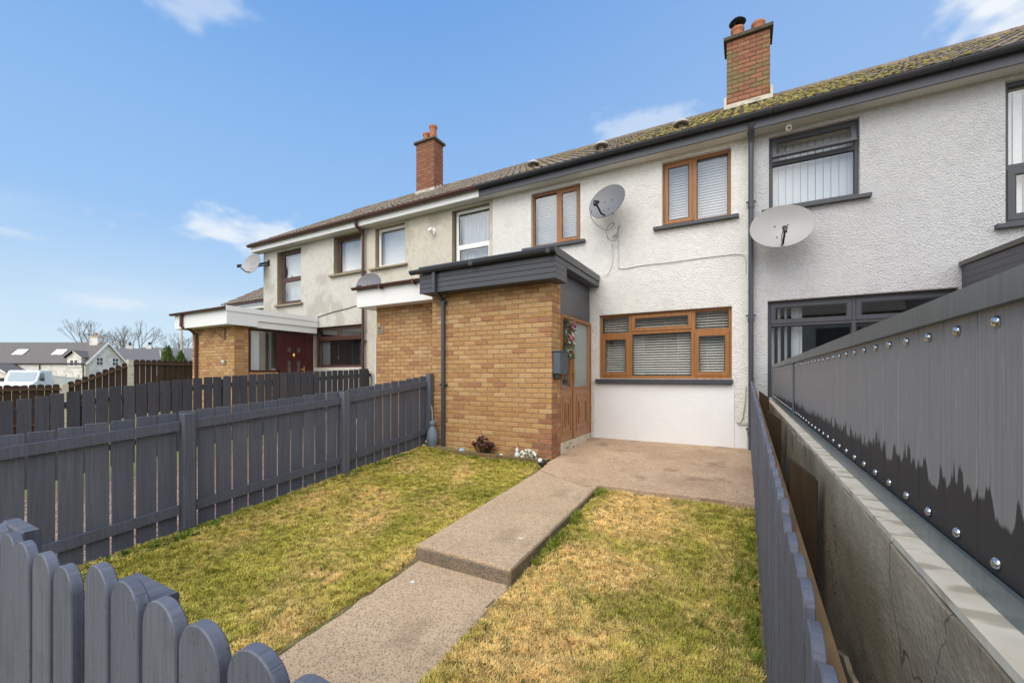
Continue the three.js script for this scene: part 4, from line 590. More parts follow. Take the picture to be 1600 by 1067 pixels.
{ // brown scalloped fence with concrete posts, further left
  const f = thing('picket_fence', 'brown round topped board fence with concrete posts in the distance', 'fence', [0, 0, 0], 0, 'garden fences');
  const gs = [0, 1, 2, 3].map(v => roundedBoard(.119, 1.5, .018, .045, v)), X = -14.8;
  const topY = z => z > 3.63 ? .90 : z > 2.36 ? .93 + (3.6 - z) * .47 : 1.565;
  for (let z = 5.6; z > -.5; z -= .1305) { if (Math.abs(z - 3.63) < .07 || Math.abs(z - 2.36) < .07) continue; const b = mesh('board', gs[Math.floor(rnd() * 4)], M.brownBoard[Math.floor(rnd() * 3)], f); b.position.set(X, topY(z) - 1.5 + rr(-.01, .01), z); b.rotation.y = Math.PI / 2; }
  for (const [a, b] of [[5.7, 3.7], [3.56, 2.43], [2.29, -.5]]) for (const off of [-.115, -.95]) mesh('rail', beam([X + .035, topY(a) + off, a], [X + .035, topY(b + .001) + off, b], .04, .05), M.brownRail, f);
  mesh('concrete_post', bx(X - .05, X + .08, -.8, .90, 3.57, 3.69, .008), M.concrete, f); mesh('concrete_post', bx(X - .05, X + .08, -.8, 1.55, 2.30, 2.42, .008), M.concrete, f);
  settle(f, X, -.8, 2.4);
}
{ // low fence on the right: rounded boards on the garden side, raw rails and posts behind
  const f = thing('picket_fence', 'grey round topped fence between the lawn and the concrete wall', 'fence', [0, 0, 0], 0, 'garden fences');
  const gs = [0, 1, 2, 3, 4].map(v => roundedBoard(.118, 1.12, .022, .032, v)), xAt = z => .062 + .006 * z, topY = z => 1.035 - .0575 * z;
  for (let z = .09; z < 7.0; z += .1385) { const b = mesh('board', gs[Math.floor(rnd() * 5)], M.fenceNear[Math.floor(rnd() * 3)], f); b.position.set(xAt(z) + .011 + rr(-.003, .003), topY(z) - 1.12 + rr(-.012, .012), z); b.rotation.y = Math.PI / 2 + rr(-.02, .02) - .006; b.rotation.z = 0; }
  for (const [a, b] of [[.05, 3.3], [3.3, 7.0]]) for (const off of [-.13, -.85]) mesh('rail', beam([xAt(a) + .040, topY(a) + off, a], [xAt(b) + .040, topY(b) + off, b], .028, .090), M.raw, f);
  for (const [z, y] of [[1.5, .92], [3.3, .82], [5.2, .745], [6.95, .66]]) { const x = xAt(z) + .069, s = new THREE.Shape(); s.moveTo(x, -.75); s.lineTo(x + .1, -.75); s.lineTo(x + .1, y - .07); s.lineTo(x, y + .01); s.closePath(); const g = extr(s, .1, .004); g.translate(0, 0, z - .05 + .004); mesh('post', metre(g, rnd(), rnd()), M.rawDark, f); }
  settle(f, .12, -.2, 3.4);
}
{ // front fence and gate, close to the viewer
  const wallTop = .713, gateTop = .669, Z = 7.035;
  const gs = [0, 1, 2, 3].map(v => roundedBoard(.126, 1.2, .023, .058, v));
  const f = thing('picket_fence', 'round topped grey front fence to the right of the gate', 'fence', [0, 0, 0], 0, 'front fence and gate');
  for (let i = 0; i < 9; i++) { const x = -1.212 + .1415 * i, b = mesh('board', gs[i % 4], M.fenceNear[i % 3], f); b.position.set(x, wallTop - 1.203 - .0012 * i + rr(-.004, .004), Z + rr(-.004, .004)); b.rotation.z = rr(-.012, .012); b.rotation.y = rr(-.02, .02); }
  for (const y of [.50, -.25]) mesh('rail', bx(-1.10, .06, y - .05, y + .05, Z - .062, Z - .018, .005), M.fence[1], f);
  for (const x of [-1.36]) mesh('post', bx(x - .02, x + .185, -.75, .602, 6.905, 6.968, .006), M.fence[2], f);
  settle(f, -.6, -.6, Z);
  const g = thing('garden_gate', 'round topped grey board gate at the lower left corner', 'gate', [0, 0, 0], 0, 'front fence and gate');
  for (let i = 0; i < 5; i++) { const x = -1.412 - .1425 * i, b = mesh('board', gs[(i + 2) % 4], M.fenceNear[(i + 1) % 3], g); b.position.set(x, gateTop - 1.204 + rr(-.004, .004), Z + rr(-.004, .004)); b.rotation.z = rr(-.01, .01); b.rotation.y = rr(-.02, .02); }
  for (const y of [.45, -.25]) mesh('rail', bx(-2.04, -1.345, y - .05, y + .05, Z - .062, Z - .018, .005), M.fence[1], g);
  mesh('brace', beam([-2.0, -.20, Z - .082], [-1.38, .40, Z - .082], .035, .08), M.fence[1], g); mesh('hinge', [bx(-1.40, -1.30, .43, .47, Z - .078, Z - .064, .003)], M.black, g);
  settle(g, -1.7, -.6, Z);
  const q = thing('gate_post', 'chunky flat topped grey post behind the gate, at the picture edge', 'post'); mesh('shaft', bx(-2.28, -2.05, -.75, .605, 6.93, 6.975, .006), M.fence[0], q); settle(q, -2.1, -.75, 6.93);
}
{ // concrete wall with a metal-framed board fence on it
  const w = thing('retaining_wall', 'stained concrete garden wall with pale top at the right', 'wall', [0, 0, 0]);
  const sh = new THREE.Shape(); sh.moveTo(-8.3, -1); sh.lineTo(-.02, -1); sh.lineTo(-.02, .722);
  const edge = []; for (let z = .02; z < 8.3; z += .04) edge.push([-z, .733 + .004 * (fbm(z * 20, 1, 3, 401) - .5) - (z > 3.0 && z < 4.6 ? .028 * sstep(.45, .7, fbm(z * 16, 3, 3, 403)) : .006 * sstep(.6, .75, fbm(z * 9, 8, 3, 405)))]);
  edge.forEach(p => sh.lineTo(...p)); sh.lineTo(-8.3, .733); sh.closePath();
  const g = extr(sh, .035, .004); g.rotateY(Math.PI / 2); g.translate(.294, 0, 0); mesh('rendered_face', metre(g), M.stain, w);
  mesh('core', bx(.325, .52, -1, .736, .02, 8.3), M.stain, w);
  // patches of loose render standing proud, with ragged edges
  for (const [z, y, a, b] of [[5.75, -.05, .30, .26], [6.6, -.25, .5, .3]]) { const s = new THREE.Shape(); for (let i = 0; i <= 28; i++) { const t = i / 28 * 6.283, r = .7 + .6 * fbm(3 + Math.cos(t) * 2, 3 + Math.sin(t) * 2, 3, 411 + Math.floor(z * 3)); const p = [-z + a * r * Math.cos(t), y + b * r * Math.sin(t)]; i ? s.lineTo(...p) : s.moveTo(...p); } const pg = extr(s, .016, .004); pg.rotateY(Math.PI / 2); pg.translate(.2805, 0, 0); mesh('render_patch', metre(pg, 1.3), M.stain, w); }
  for (let z = .03; z < 8.2; z += 1.02) mesh('coping', (() => { const c = bx(.289, .342, .737, .752, z, z + 1.016, .003); return c; })(), M.coping, w);
  settle(w, .36, -1, 4);
}
{
  const f = thing('board_fence', 'grey composite board fence in a metal frame on the concrete wall', 'fence', [0, 0, 0], 0, 'garden fences');
  const X0 = .342, tx = [.04, .09, .13, .17, .20].flatMap((k, i) => [boardTex(501 + i * 20, k), boardTex(511 + i * 20, k * 1.08)]);
  const mats = tx.map(t => std({ map: t, roughness: .62 }));
  mesh('base_channel', [bx(X0 - .004, X0 + .004, .753, .795, .05, 8.2, .001), bx(X0 + .004, X0 + .05, .753, .762, .05, 8.2, .001), bx(X0 + .04, X0 + .05, .762, .80, .05, 8.2, .001)], M.metal, f);
  mesh('top_cap', [bx(X0 - .006, X0 + .05, 1.222, 1.268, .05, 8.2, .004)], M.metal, f);
  const W = .1432, geo = (() => { const b = bx(-.007, .007, 0, .435, -W / 2 + .0003, W / 2 - .0003, .004), p = b.attributes.position, uv = b.attributes.uv; for (let i = 0; i < p.count; i++) uv.setXY(i, p.getZ(i) / W + .5, p.getY(i) / .435); return b; })();
  const dome = new THREE.SphereGeometry(.0102, 12, 6, 0, 6.2832, 0, Math.PI / 2); dome.scale(1, .75, 1); dome.rotateZ(Math.PI / 2);
  for (let z = .14, k = 0; z < 8.1; z += W, k++) {
    const q = clamp(z / 6.2 * 4 + rr(-.5, .5), 0, 4), b = mesh('board', geo, mats[Math.round(q) * 2 + k % 2], f); b.position.set(X0 + .016 + rr(-.0006, .0006), .79, z); if (rnd() < .5) b.rotation.y = Math.PI;
    for (const y of [.815, 1.197]) { const d = mesh('bolt', dome, M.bolt, f); d.position.set(X0 + .008, y + rr(-.002, .002), z - .002 + .0); }
  }
  for (const z of [.06, 3.20, 6.6 + 1.5]) mesh('post', bx(X0 - .005, X0 + .006, .796, 1.221, z - .02, z + .02, .001), M.metal, f);
  settle(f, X0, .75, 4);
}
{ const m = mesh('neighbour_terrace', [bx(.524, 6.2, -.3, .55, .012, 8.3), bx(.53, .60, .55, .72, .02, 8.3)], M.patio); m.userData.kind = 'structure'; }

// ---------------------------------------------------------------- satellite dishes
function dish(o) {
  const t = thing('satellite_dish', o.label, 'satellite dish', o.mount, 0, 'satellite dishes');
  const n = new THREE.Vector3(...o.n).normalize(), c = new THREE.Vector3(...o.c).sub(new THREE.Vector3(...o.mount));
  const basis = new THREE.Matrix4(), x = new THREE.Vector3(0, 1, 0).cross(n).normalize(), y = n.clone().cross(x); basis.makeBasis(x, y, n).setPosition(c); // local: z out of the bowl
  const P = []; const R = 1; for (let i = 0; i <= 12; i++) { const r = i / 12; P.push([r, r * r * .17]); } P.push([1.012, .175], [1.015, .15], [1.0, .145]); for (let i = 11; i >= 0; i--) { const r = i / 12; P.push([Math.max(r, .001), r * r * .17 - .018]); }
  let g = lathe(P, 44); g.rotateX(Math.PI / 2); g.scale(o.w / 2, o.h / 2, o.w / 2); g.applyMatrix4(basis); mesh('reflector', g, o.mat, t);
  const at = (a, b, d) => new THREE.Vector3(a, b, d).applyMatrix4(basis).toArray();
  mesh('arm', [beam(at(0, -o.h * .42, .04), at(0, -o.h * .50, o.w * .22), .022, .022, .003), beam(at(0, -o.h * .50, o.w * .21), at(0, -o.h * .40, o.w * .52), .022, .022, .003)], M.black, t);
  const l = new THREE.CylinderGeometry(.026, .030, .11, 14); l.rotateX(Math.PI / 2); l.rotateX(.55); l.translate(0, -o.h * .36, o.w * .53); l.applyMatrix4(basis); const hd = mesh('receiver', [l, bx(-.02, .02, -.05, .02, -.03, .03, .005).applyMatrix4(new THREE.Matrix4().makeTranslation(0, -o.h * .40, o.w * .56)).applyMatrix4(basis)], M.black, t);
  for (const [a, b] of [[-.1, .06], [.1, .06], [-.07, -.22], [.05, -.22]]) { const r2 = (a * a + b * b) * 4 * .17 * o.w / 2; const s = new THREE.CylinderGeometry(.009, .009, .012, 8); s.rotateX(Math.PI / 2); s.translate(a * o.w, b * o.h, r2 + .004); s.applyMatrix4(basis); mesh('fixing_bolt', s, M.black, t); }
  mesh('bracket', [beam(at(0, -.02, -.02), [0, .02, .03], .045, .045, .004), bx(-.05, .05, -.08, .10, 0, .012, .003), beam([0, -.05, .01], at(0, -.06, -.03), .03, .03, .003)], M.black, t);
  if (o.cable) mesh('cable', tube(o.cable.map(p => [p[0] - o.mount[0], p[1] - o.mount[1], p[2] - o.mount[2]]), .0055, 90, 6), M.dishDark, t);
  return t;
}
dish({ label: 'dark grey satellite dish with looped cable on the white wall', mount: [-2.10, 4.06, .002], c: [-2.06, 4.06, .30], n: [-.20, .30, .93], w: .66, h: .62, mat: M.dishDark, cable: [[-2.25, 3.86, .62], [-2.28, 3.78, .55], [-2.2, 3.66, .40], [-2.08, 3.60, .30], [-1.99, 3.66, .26], [-1.97, 3.72, .24], [-2.04, 3.73, .22], [-2.12, 3.64, .20], [-2.10, 3.50, .16], [-2.02, 3.45, .12], [-1.96, 3.52, .08], [-1.99, 3.58, .06], [-2.05, 3.54, .04], [-1.98, 3.60, .03], [-1.93, 3.75, .03], [-1.955, 3.72, .012]] });
dish({ label: 'pale grey oval satellite dish on the right hand grey wall', mount: [.45, 3.18, .002], c: [.44, 3.21, .28], n: [.03, .22, .97], w: .78, h: .64, mat: M.dishPale, cable: [[.44, 3.08, .74], [.42, 2.98, .70], [.43, 2.92, .62], [.44, 3.0, .45], [.45, 3.1, .2]] });
dish({ label: 'pale grey satellite dish at the gable of the end house', mount: [-12.30, 4.42, .002], c: [-12.64, 4.37, .26], n: [.10, .25, .96], w: .70, h: .62, mat: M.dishPale });
dish({ label: 'dark satellite dish half hidden behind the white fascia', mount: [-6.75, 2.98, .30], c: [-7.02, 3.03, 1.0], n: [.20, .28, .94], w: .60, h: .54, mat: M.dishDark });
{ const l = thing('flood_light', 'white flood light on the upper cream wall', 'light'); mesh('base', bx(-6.12, -6.04, 4.30, 4.40, .002, .03, .005), M.whitePlastic, l); const a = new THREE.CylinderGeometry(.05, .035, .10, 14); a.rotateX(1.1); a.translate(-6.11, 4.33, .09); mesh('head', a, M.whitePlastic, l); const b = new THREE.SphereGeometry(.028, 10, 8); b.translate(-6.05, 4.26, .06); mesh('sensor', b, M.whitePlastic, l); settle(l, -6.08, 4.30, .002); }
{ const l = thing('security_camera', 'small white dome camera below the grey house eaves', 'camera'); const c = new THREE.CylinderGeometry(.042, .042, .03, 16); c.translate(.54, 4.735, .10); mesh('base', c, M.whitePlastic, l); const b = new THREE.SphereGeometry(.042, 14, 10); b.translate(.54, 4.70, .105); mesh('dome', b, M.whitePlastic, l); const e = new THREE.CylinderGeometry(.018, .018, .012, 10); e.rotateX(1.2); e.translate(.545, 4.685, .145); mesh('lens', e, M.black, l); settle(l, .54, 4.75, .10); }

// ---------------------------------------------------------------- around the porch
{ // letter box on the brick pier
  const t = thing('letter_box', 'grey wall mounted letter box on the porch corner', 'letter box'); const gm = std({ color: C(.10, .125, .15), roughness: .35, metalness: .3 });
  mesh('body', bx(-2.474, -2.365, 1.14, 1.46, 1.42, 1.71, .008), gm, t); mesh('lid', [bx(-2.474, -2.352, 1.462, 1.482, 1.41, 1.72, .006)], gm, t); mesh('newspaper_holder', [bx(-2.46, -2.375, 1.06, 1.138, 1.60, 1.70, .012)], M.black, t); settle(t, -2.42, 1.06, 1.56);
}
{ // wreath of silk flowers and ivy hanging on the door
  const t = thing('flower_garland', 'hanging garland of pink silk flowers and pale green leaves', 'garland'); const leafs = [[], [], []], pet = [[], []];
  for (let i = 0; i < 150; i++) { const y = 2.0 - .62 * Math.pow(rnd(), .8), w = .09 + .06 * Math.sin((2.0 - y) * 5), z = 1.18 + rr(-w, w), x = -2.41 + rr(-.03, .05); const g = new THREE.SphereGeometry(.032, 6, 3); g.scale(1, .14, .5); g.rotateX(rr(-1.5, 1.5)); g.rotateZ(rr(-1.4, .4)); g.rotateY(rr(0, 6.28)); g.translate(x, y, z); leafs[i % 3].push(g); }
  for (const [y, dz, k] of [[1.93, -.04, 0], [1.90, -.09, 0], [1.86, .02, 0], [1.70, .10, 0], [1.66, .07, 0], [1.78, -.1, 1], [1.62, -.06, 1], [1.74, .0, 1]]) for (let i = 0; i < 7; i++) { const g = new THREE.SphereGeometry(.026, 7, 4); g.scale(1, .3, .7); g.translate(.02, 0, 0); g.rotateZ(rr(.2, .9)); g.rotateY(i * .9); g.rotateZ(-1.1); g.translate(-2.37, y, 1.18 + dz); pet[k].push(g); }
  [[.10, .15, .07], [.30, .36, .24], [.05, .08, .045]].forEach((c, i) => mesh('leaf_cluster', leafs[i], std({ color: C(...c), roughness: .8 }), t)); mesh('flower_cluster', pet[0], std({ color: C(.50, .12, .26) }), t); mesh('flower_cluster', pet[1], std({ color: C(.62, .55, .48) }), t);
  mesh('stem', tube([[-2.43, 2.03, 1.17], [-2.41, 1.8, 1.19], [-2.42, 1.45, 1.17]], .008, 20, 6), std({ color: C(.2, .14, .08) }), t); settle(t, -2.42, 1.4, 1.18);
}
{ // planter edging and what stands in it
  const p = thing('planter_edging', 'weathered timber edging board along the porch flower bed', 'planter'); const by = x => -.083 + .004 * Math.sin(x * 3);
  for (const [a, b] of [[-4.76, -3.64], [-3.635, -2.50]]) mesh('board', bx(a, b, -.26, -.078 + (a < -4 ? 0 : .006), 1.94, 1.985, .006), M.raw, p);
  mesh('soil', [(() => { const g = new THREE.PlaneGeometry(2.24, .20, 60, 6); g.rotateX(-Math.PI / 2); g.translate(-3.63, -.115, 1.84); mapY(g, (x, z) => .03 * fbm(x * 9, z * 9, 3, 61)); return metre(g); })()], M.soil, p); settle(p, -3.63, -.26, 1.96);
  const v = thing('bottle_vase', 'blue grey bottle shaped vase with dry sticks by the fence', 'vase', [-4.60, -.10, 1.86]);
  mesh('body', lathe([[.001, 0], [.062, 0], [.074, .03], [.096, .13], [.098, .18], [.086, .26], [.062, .32], [.040, .365], [.030, .375]], 26), M.vase, v); { const g = lathe([[.028, .37], [.046, .385], [.054, .415], [.046, .445], [.026, .46], [.02, .45]], 20); mesh('neck', g, M.vase, v); } for (let i = 0; i < 5; i++) mesh('stick', tube([[0, .42, 0], [rr(-.02, .02), .54, rr(-.02, .02)], [rr(-.06, .06), rr(.64, .74), rr(-.05, .05)]], .003, 10, 5), M.reveal, v);
  const s = thing('sedum_plant', 'dark red leafy plant in the porch flower bed', 'plant', [-3.60, -.10, 1.86]); const lv = [[], [], []];
  for (let i = 0; i < 34; i++) { const a = rnd() * 6.28, r = .20 * Math.sqrt(rnd()), h = .10 + .16 * (1 - r * r / .05) * rnd(); const cx = r * Math.cos(a), cz = r * Math.sin(a) * .55; for (let k = 0; k < 9; k++) { const g = new THREE.SphereGeometry(.024, 6, 4); g.scale(1, .3, .6); g.translate(.02, 0, 0); g.rotateZ(rr(-.1, 1.0)); g.rotateY(k * .7 + rnd()); g.translate(cx, h + rr(-.015, .015), cz); lv[(i + (k > 6 ? 1 : 0)) % 3].push(g); } lv[2].push(tube([[cx * .4, 0, cz * .4], [cx * .8, h * .5, cz * .8], [cx, h, cz]], .004, 5, 4)); }
  [[.105, .035, .030], [.16, .045, .045], [.055, .040, .020]].forEach((c, i) => mesh('leaves', lv[i], std({ color: C(...c), roughness: .6 }), s));
  const pebble = (x, y, z, r, m, label, sy = .75) => { const g = new THREE.IcosahedronGeometry(r, 3), p = g.attributes.position; for (let i = 0; i < p.count; i++) { const k = .9 + .25 * n3(p.getX(i) * 25 + x * 9, p.getY(i) * 25, p.getZ(i) * 25); p.setXYZ(i, p.getX(i) * k, p.getY(i) * k * sy, p.getZ(i) * k); } g.computeVertexNormals(); const o = mesh('painted_stone', g, m); o.position.set(x, y + r * sy * .8, z); tag(o, label, 'stone', 'stones and ornaments in the flower bed'); };
  const pm = (a, b, c) => std({ color: C(a, b, c), roughness: .5 });
  pebble(-3.98, -.11, 1.88, .048, pm(.30, .48, .58), 'pale blue painted stone left of the red plant'); pebble(-3.25, -.11, 1.88, .030, pm(.75, .75, .72), 'small white stone right of the red plant'); pebble(-4.75, -.10, 1.90, .045, pm(.62, .56, .30), 'yellowish stone at the fence beside the vase'); pebble(-4.73, -.04, 1.82, .055, pm(.60, .56, .48), 'cream stone behind the vase by the fence');
  const w = thing('dry_stems', 'thin dry plant stems in the flower bed', 'plant', [-3.05, -.10, 1.86]); mesh('stems', Array.from({ length: 12 }, (_, i) => tube([[rr(-.1, .1), 0, rr(-.03, .03)], [rr(-.11, .11), .08, 0], [rr(-.14, .14), rr(.10, .19), rr(-.04, .04)]], .0022, 6, 4)), std({ color: C(.34, .24, .14) }), w);
  const o = thing('shell_ornament', 'round ornament of white shells at the end of the bed', 'ornament', [-2.80, -.10, 1.87]); const sh = [[], []]; for (let i = 0; i < 70; i++) { const a = rnd() * 6.28, e = rnd() * 1.45, R = .12; const g = new THREE.SphereGeometry(rr(.014, .026), 7, 5); g.scale(1, .5, 1); g.rotateX(rnd() * 3); g.rotateZ(rnd() * 3); g.translate(R * Math.cos(a) * Math.cos(e) * 1.15, R * Math.sin(e) * .85 + .02, R * Math.sin(a) * Math.cos(e) * .6); sh[i % 3 ? 0 : 1].push(g); } mesh('core', (() => { const g = new THREE.SphereGeometry(.115, 16, 10); g.scale(1.1, .8, .55); g.translate(0, .03, 0); return g; })(), M.soil, o); mesh('shells', sh[0], pm(.72, .70, .64), o); mesh('shells', sh[1], pm(.34, .30, .22), o);
  const q = thing('figurine', 'small white figurine left of the shell ornament', 'ornament', [-2.97, -.10, 1.89]); mesh('figure', lathe([[.001, 0], [.034, 0], [.040, .03], [.030, .075], [.018, .085], [.026, .10], [.027, .115], [.016, .135], [.004, .155], [.001, .157]], 14), pm(.62, .66, .68), q);
  const sl = thing('solar_light', 'small black solar light with white top at the bed corner', 'light', [-2.49, -.17, 2.03]); mesh('stake', cyl(0, -.06, .05, 0, .012, 8), M.black, sl); mesh('body', lathe([[.001, .01], [.045, .02], [.060, .05], [.056, .09], [.03, .11], [.001, .112]], 18), M.black, sl); { const g = new THREE.SphereGeometry(.034, 12, 8); g.translate(-.022, .10, .03); mesh('lens', g, pm(.75, .78, .82), sl); }
}
{ // pegs and pale stones set in the path
  const st = (x, z, y, r, label) => { const g = new THREE.CylinderGeometry(r, r, .006, 12); const m = mesh('pale_pebble', g, std({ color: C(.72, .68, .60) })); m.position.set(x, y, z); m.scale.z = .7; tag(m, label, 'pebble'); };
  st(-1.66, 4.25, slabY(4.25) + .0035, .022, 'white pebble set in the raised path'); st(-2.18, 5.0, -.418 - .073 * .28 + .010, .021, 'white pebble set in the lower path below the step');
}

// ---------------------------------------------------------------- far things, placed on the camera's compass: right / down-view / depth in metres
const far = (x, d, y = 0) => [CAM.x - SY * d + CYW * x, CAM.y + y, CAM.z - CYW * d - SY * x];
const gl = std({ color: C(.05, .06, .07), roughness: .15 }), farWall = std({ color: C(.80, .77, .72), map: pebbleCol }), farRoof = std({ color: C(.135, .125, .125), map: paintCol, roughness: .8, side: THREE.DoubleSide }), farRoof2 = std({ color: C(.15, .15, .16), map: paintCol, roughness: .8, side: THREE.DoubleSide });
function gabled(h, L, Dp, eave, ridge, base, wallM, roofM, over = .25) {   // ridge along local x, centred at the origin; front towards +z
  const s = new THREE.Shape(); s.moveTo(-Dp / 2, base); s.lineTo(Dp / 2, base); s.lineTo(Dp / 2, eave); s.lineTo(0, ridge - .1); s.lineTo(-Dp / 2, eave); s.closePath(); const g = extr(s, L, 0); g.rotateY(Math.PI / 2); g.translate(-L / 2, 0, 0); mesh('wall', metre(g), wallM, h);
  const pitch = Math.atan2(ridge - eave, Dp / 2), sl = Math.hypot(ridge - eave, Dp / 2) + over, R = part('roof', h);
  for (const k of [1, -1]) { const c = bx(-L / 2 - over, L / 2 + over, -.06, .06, 0, sl); c.rotateX(pitch); c.translate(0, ridge, 0); if (k < 0) c.rotateY(Math.PI); mesh('slope', c, roofM, R); for (let q = 0; q < 0; q++); const vb = bx(L / 2 + over + .002, L / 2 + over + .06, -.16, .08, 0, sl); vb.rotateX(pitch); vb.translate(0, ridge, 0); if (k < 0) { vb.rotateY(Math.PI); vb.translate(L + 2 * over + .06, 0, 0); } mesh('bargeboard', vb, M.whitePlastic, R); }
  return R;
}
{
  const d = 60, h = thing('bungalow', 'long pale bungalow with dark roof and dormer behind the van', 'house', far(-71.7, d + 3.2, 0), YAW, 'houses in the distance');
  const R = gabled(h, 22, 6.4, 1.80, 4.95, -3.2, farWall, farRoof);
  const x = px => (px - 800) / 660 * d + 71.7; // metres from the middle of the house
  const Zf = 3.2;
  for (const px of [12, 75]) { const g = bx(-.8, .8, 0, .07, -.6, .6, .02), y = 3.3; const m = mesh('skylight', g, M.whitePlastic, R); m.position.set(x(px), y + .12, Zf - (y - 1.8) / (4.95 - 1.8) * 3.2 + .05); m.rotation.x = Math.atan2(3.15, 3.2); const g2 = mesh('skylight_pane', bx(-.65, .65, .072, .08, -.45, .45), std({ color: C(.75, .78, .8), roughness: .2 }), R); g2.position.copy(m.position); g2.rotation.x = m.rotation.x; }
  { const dm = part('dormer', h), px = x(116); mesh('dormer_wall', [bx(px - 1.0, px + 1.0, 1.2, 2.6, 1.3, 3.3), (() => { const s = new THREE.Shape(); s.moveTo(-1.1, 2.6); s.lineTo(1.1, 2.6); s.lineTo(0, 3.45); s.closePath(); const g = extr(s, 1.9, 0); g.translate(px, 0, 1.4); return metre(g); })()], farWall, dm); for (const k of [1, -1]) { const c = bx(0, 1.65, -.04, .04, .6, 3.5); c.rotateZ(-.66); c.translate(0, 3.58, 0); if (k < 0) c.scale(-1, 1, 1); c.translate(px, 0, 0); const m2 = mesh('dormer_roof', c, farRoof, dm); const v = bx(0, 1.65, -.14, -.042, 3.42, 3.52); v.rotateZ(-.66); v.translate(0, 3.58, 0); if (k < 0) v.scale(-1, 1, 1); v.translate(px, 0, 0); mesh('dormer_bargeboard', v, M.whitePlastic, dm); } mesh('dormer_window', bx(px - .6, px + .6, 1.35, 2.3, 3.302, 3.34), M.whitePlastic, dm); for (const k of [-.3, .3]) mesh('dormer_pane', bx(px + k - .22, px + k + .22, 1.45, 2.2, 3.342, 3.35), gl, dm); }
  for (const px of [15, 62, 130]) mesh('downpipe', cyl(x(px), -2.5, 1.7, 3.30, .07, 8), M.anthDark, h);
  mesh('gutter', bx(-11.2, 11.2, 1.66, 1.80, 3.38, 3.52, .03), M.anthDark, h);
  { const c = mesh('chimney', bx(8.9, 10.1, 3.4, 5.75, -.35, .5), farWall, h); mesh('chimney_cap', bx(8.8, 10.2, 5.752, 5.87, -.45, .6), M.concrete, c); mesh('chimney_pot', cyl(9.5, 5.87, 6.4, .08, .17, 12, .14), M.clay, c); }
  for (const z of [1.15, -1.3]) { const w = part('window', h); mesh('frame', bx(11.002, 11.06, 1.5, 2.7, z - .5, z + .5), M.whitePlastic, w); for (const k of [-.24, .24]) for (const yy of [1.58, 2.14]) mesh('pane', bx(11.062, 11.07, yy, yy + .48, z + k - .2, z + k + .2), gl, w); }
  for (let i = 0; i < 12; i++) mesh('quoin', bx(10.9 - (i % 2 ? .1 : .3), 11.06, -2.2 + i * .33, -1.9 + i * .33, 2.7, 3.24), M.concrete, h);
  const p = part('entrance_porch', h), px = x(23); mesh('porch_wall', [bx(px - 1.7, px + 1.7, -3, .7, 3.3, 5.6)], farWall, p); for (const k of [1, -1]) { const c = bx(0, 2.3, -.04, .04, 3.0, 6.0); c.rotateZ(-.52); if (k < 0) c.scale(-1, 1, 1); c.translate(px, 1.62, 0); mesh('porch_roof', c, farRoof, p); const v = bx(0, 2.3, -.22, -.042, 5.9, 6.0); v.rotateZ(-.52); if (k < 0) v.scale(-1, 1, 1); v.translate(px, 1.62, 0); mesh('porch_bargeboard', v, M.whitePlastic, p); }
}
[[-71, 78, 8.5, 4.9, 0, 'grey roofed house directly behind the bungalow gable'], [-76.5, 88, 9.5, 5.5, 0, 'grey roofed house with white verge behind the brown fence'], [-77, 96, 16, 6.2, 0, 'farthest grey roofed house beside the end porch']].forEach(([px, d, L, ridge, , label], i) => {
  const h = thing('distant_house', label, 'house', far(px + (i === 0 ? 0 : i * 1.5), d), YAW + (i < 2 ? .75 : .42), 'houses in the distance'); gabled(h, L, 7, ridge - 2.9, ridge, -3, farWall, farRoof2);
  if (i > 0) { const c = mesh('chimney', bx(-L / 2 + .8, -L / 2 + 1.7, ridge - .8, ridge + .6, -.4, .4), farWall, h); mesh('chimney_pot', cyl(-L / 2 + 1.25, ridge + .6, ridge + 1.2, 0, .2, 10), M.black, c); }
});
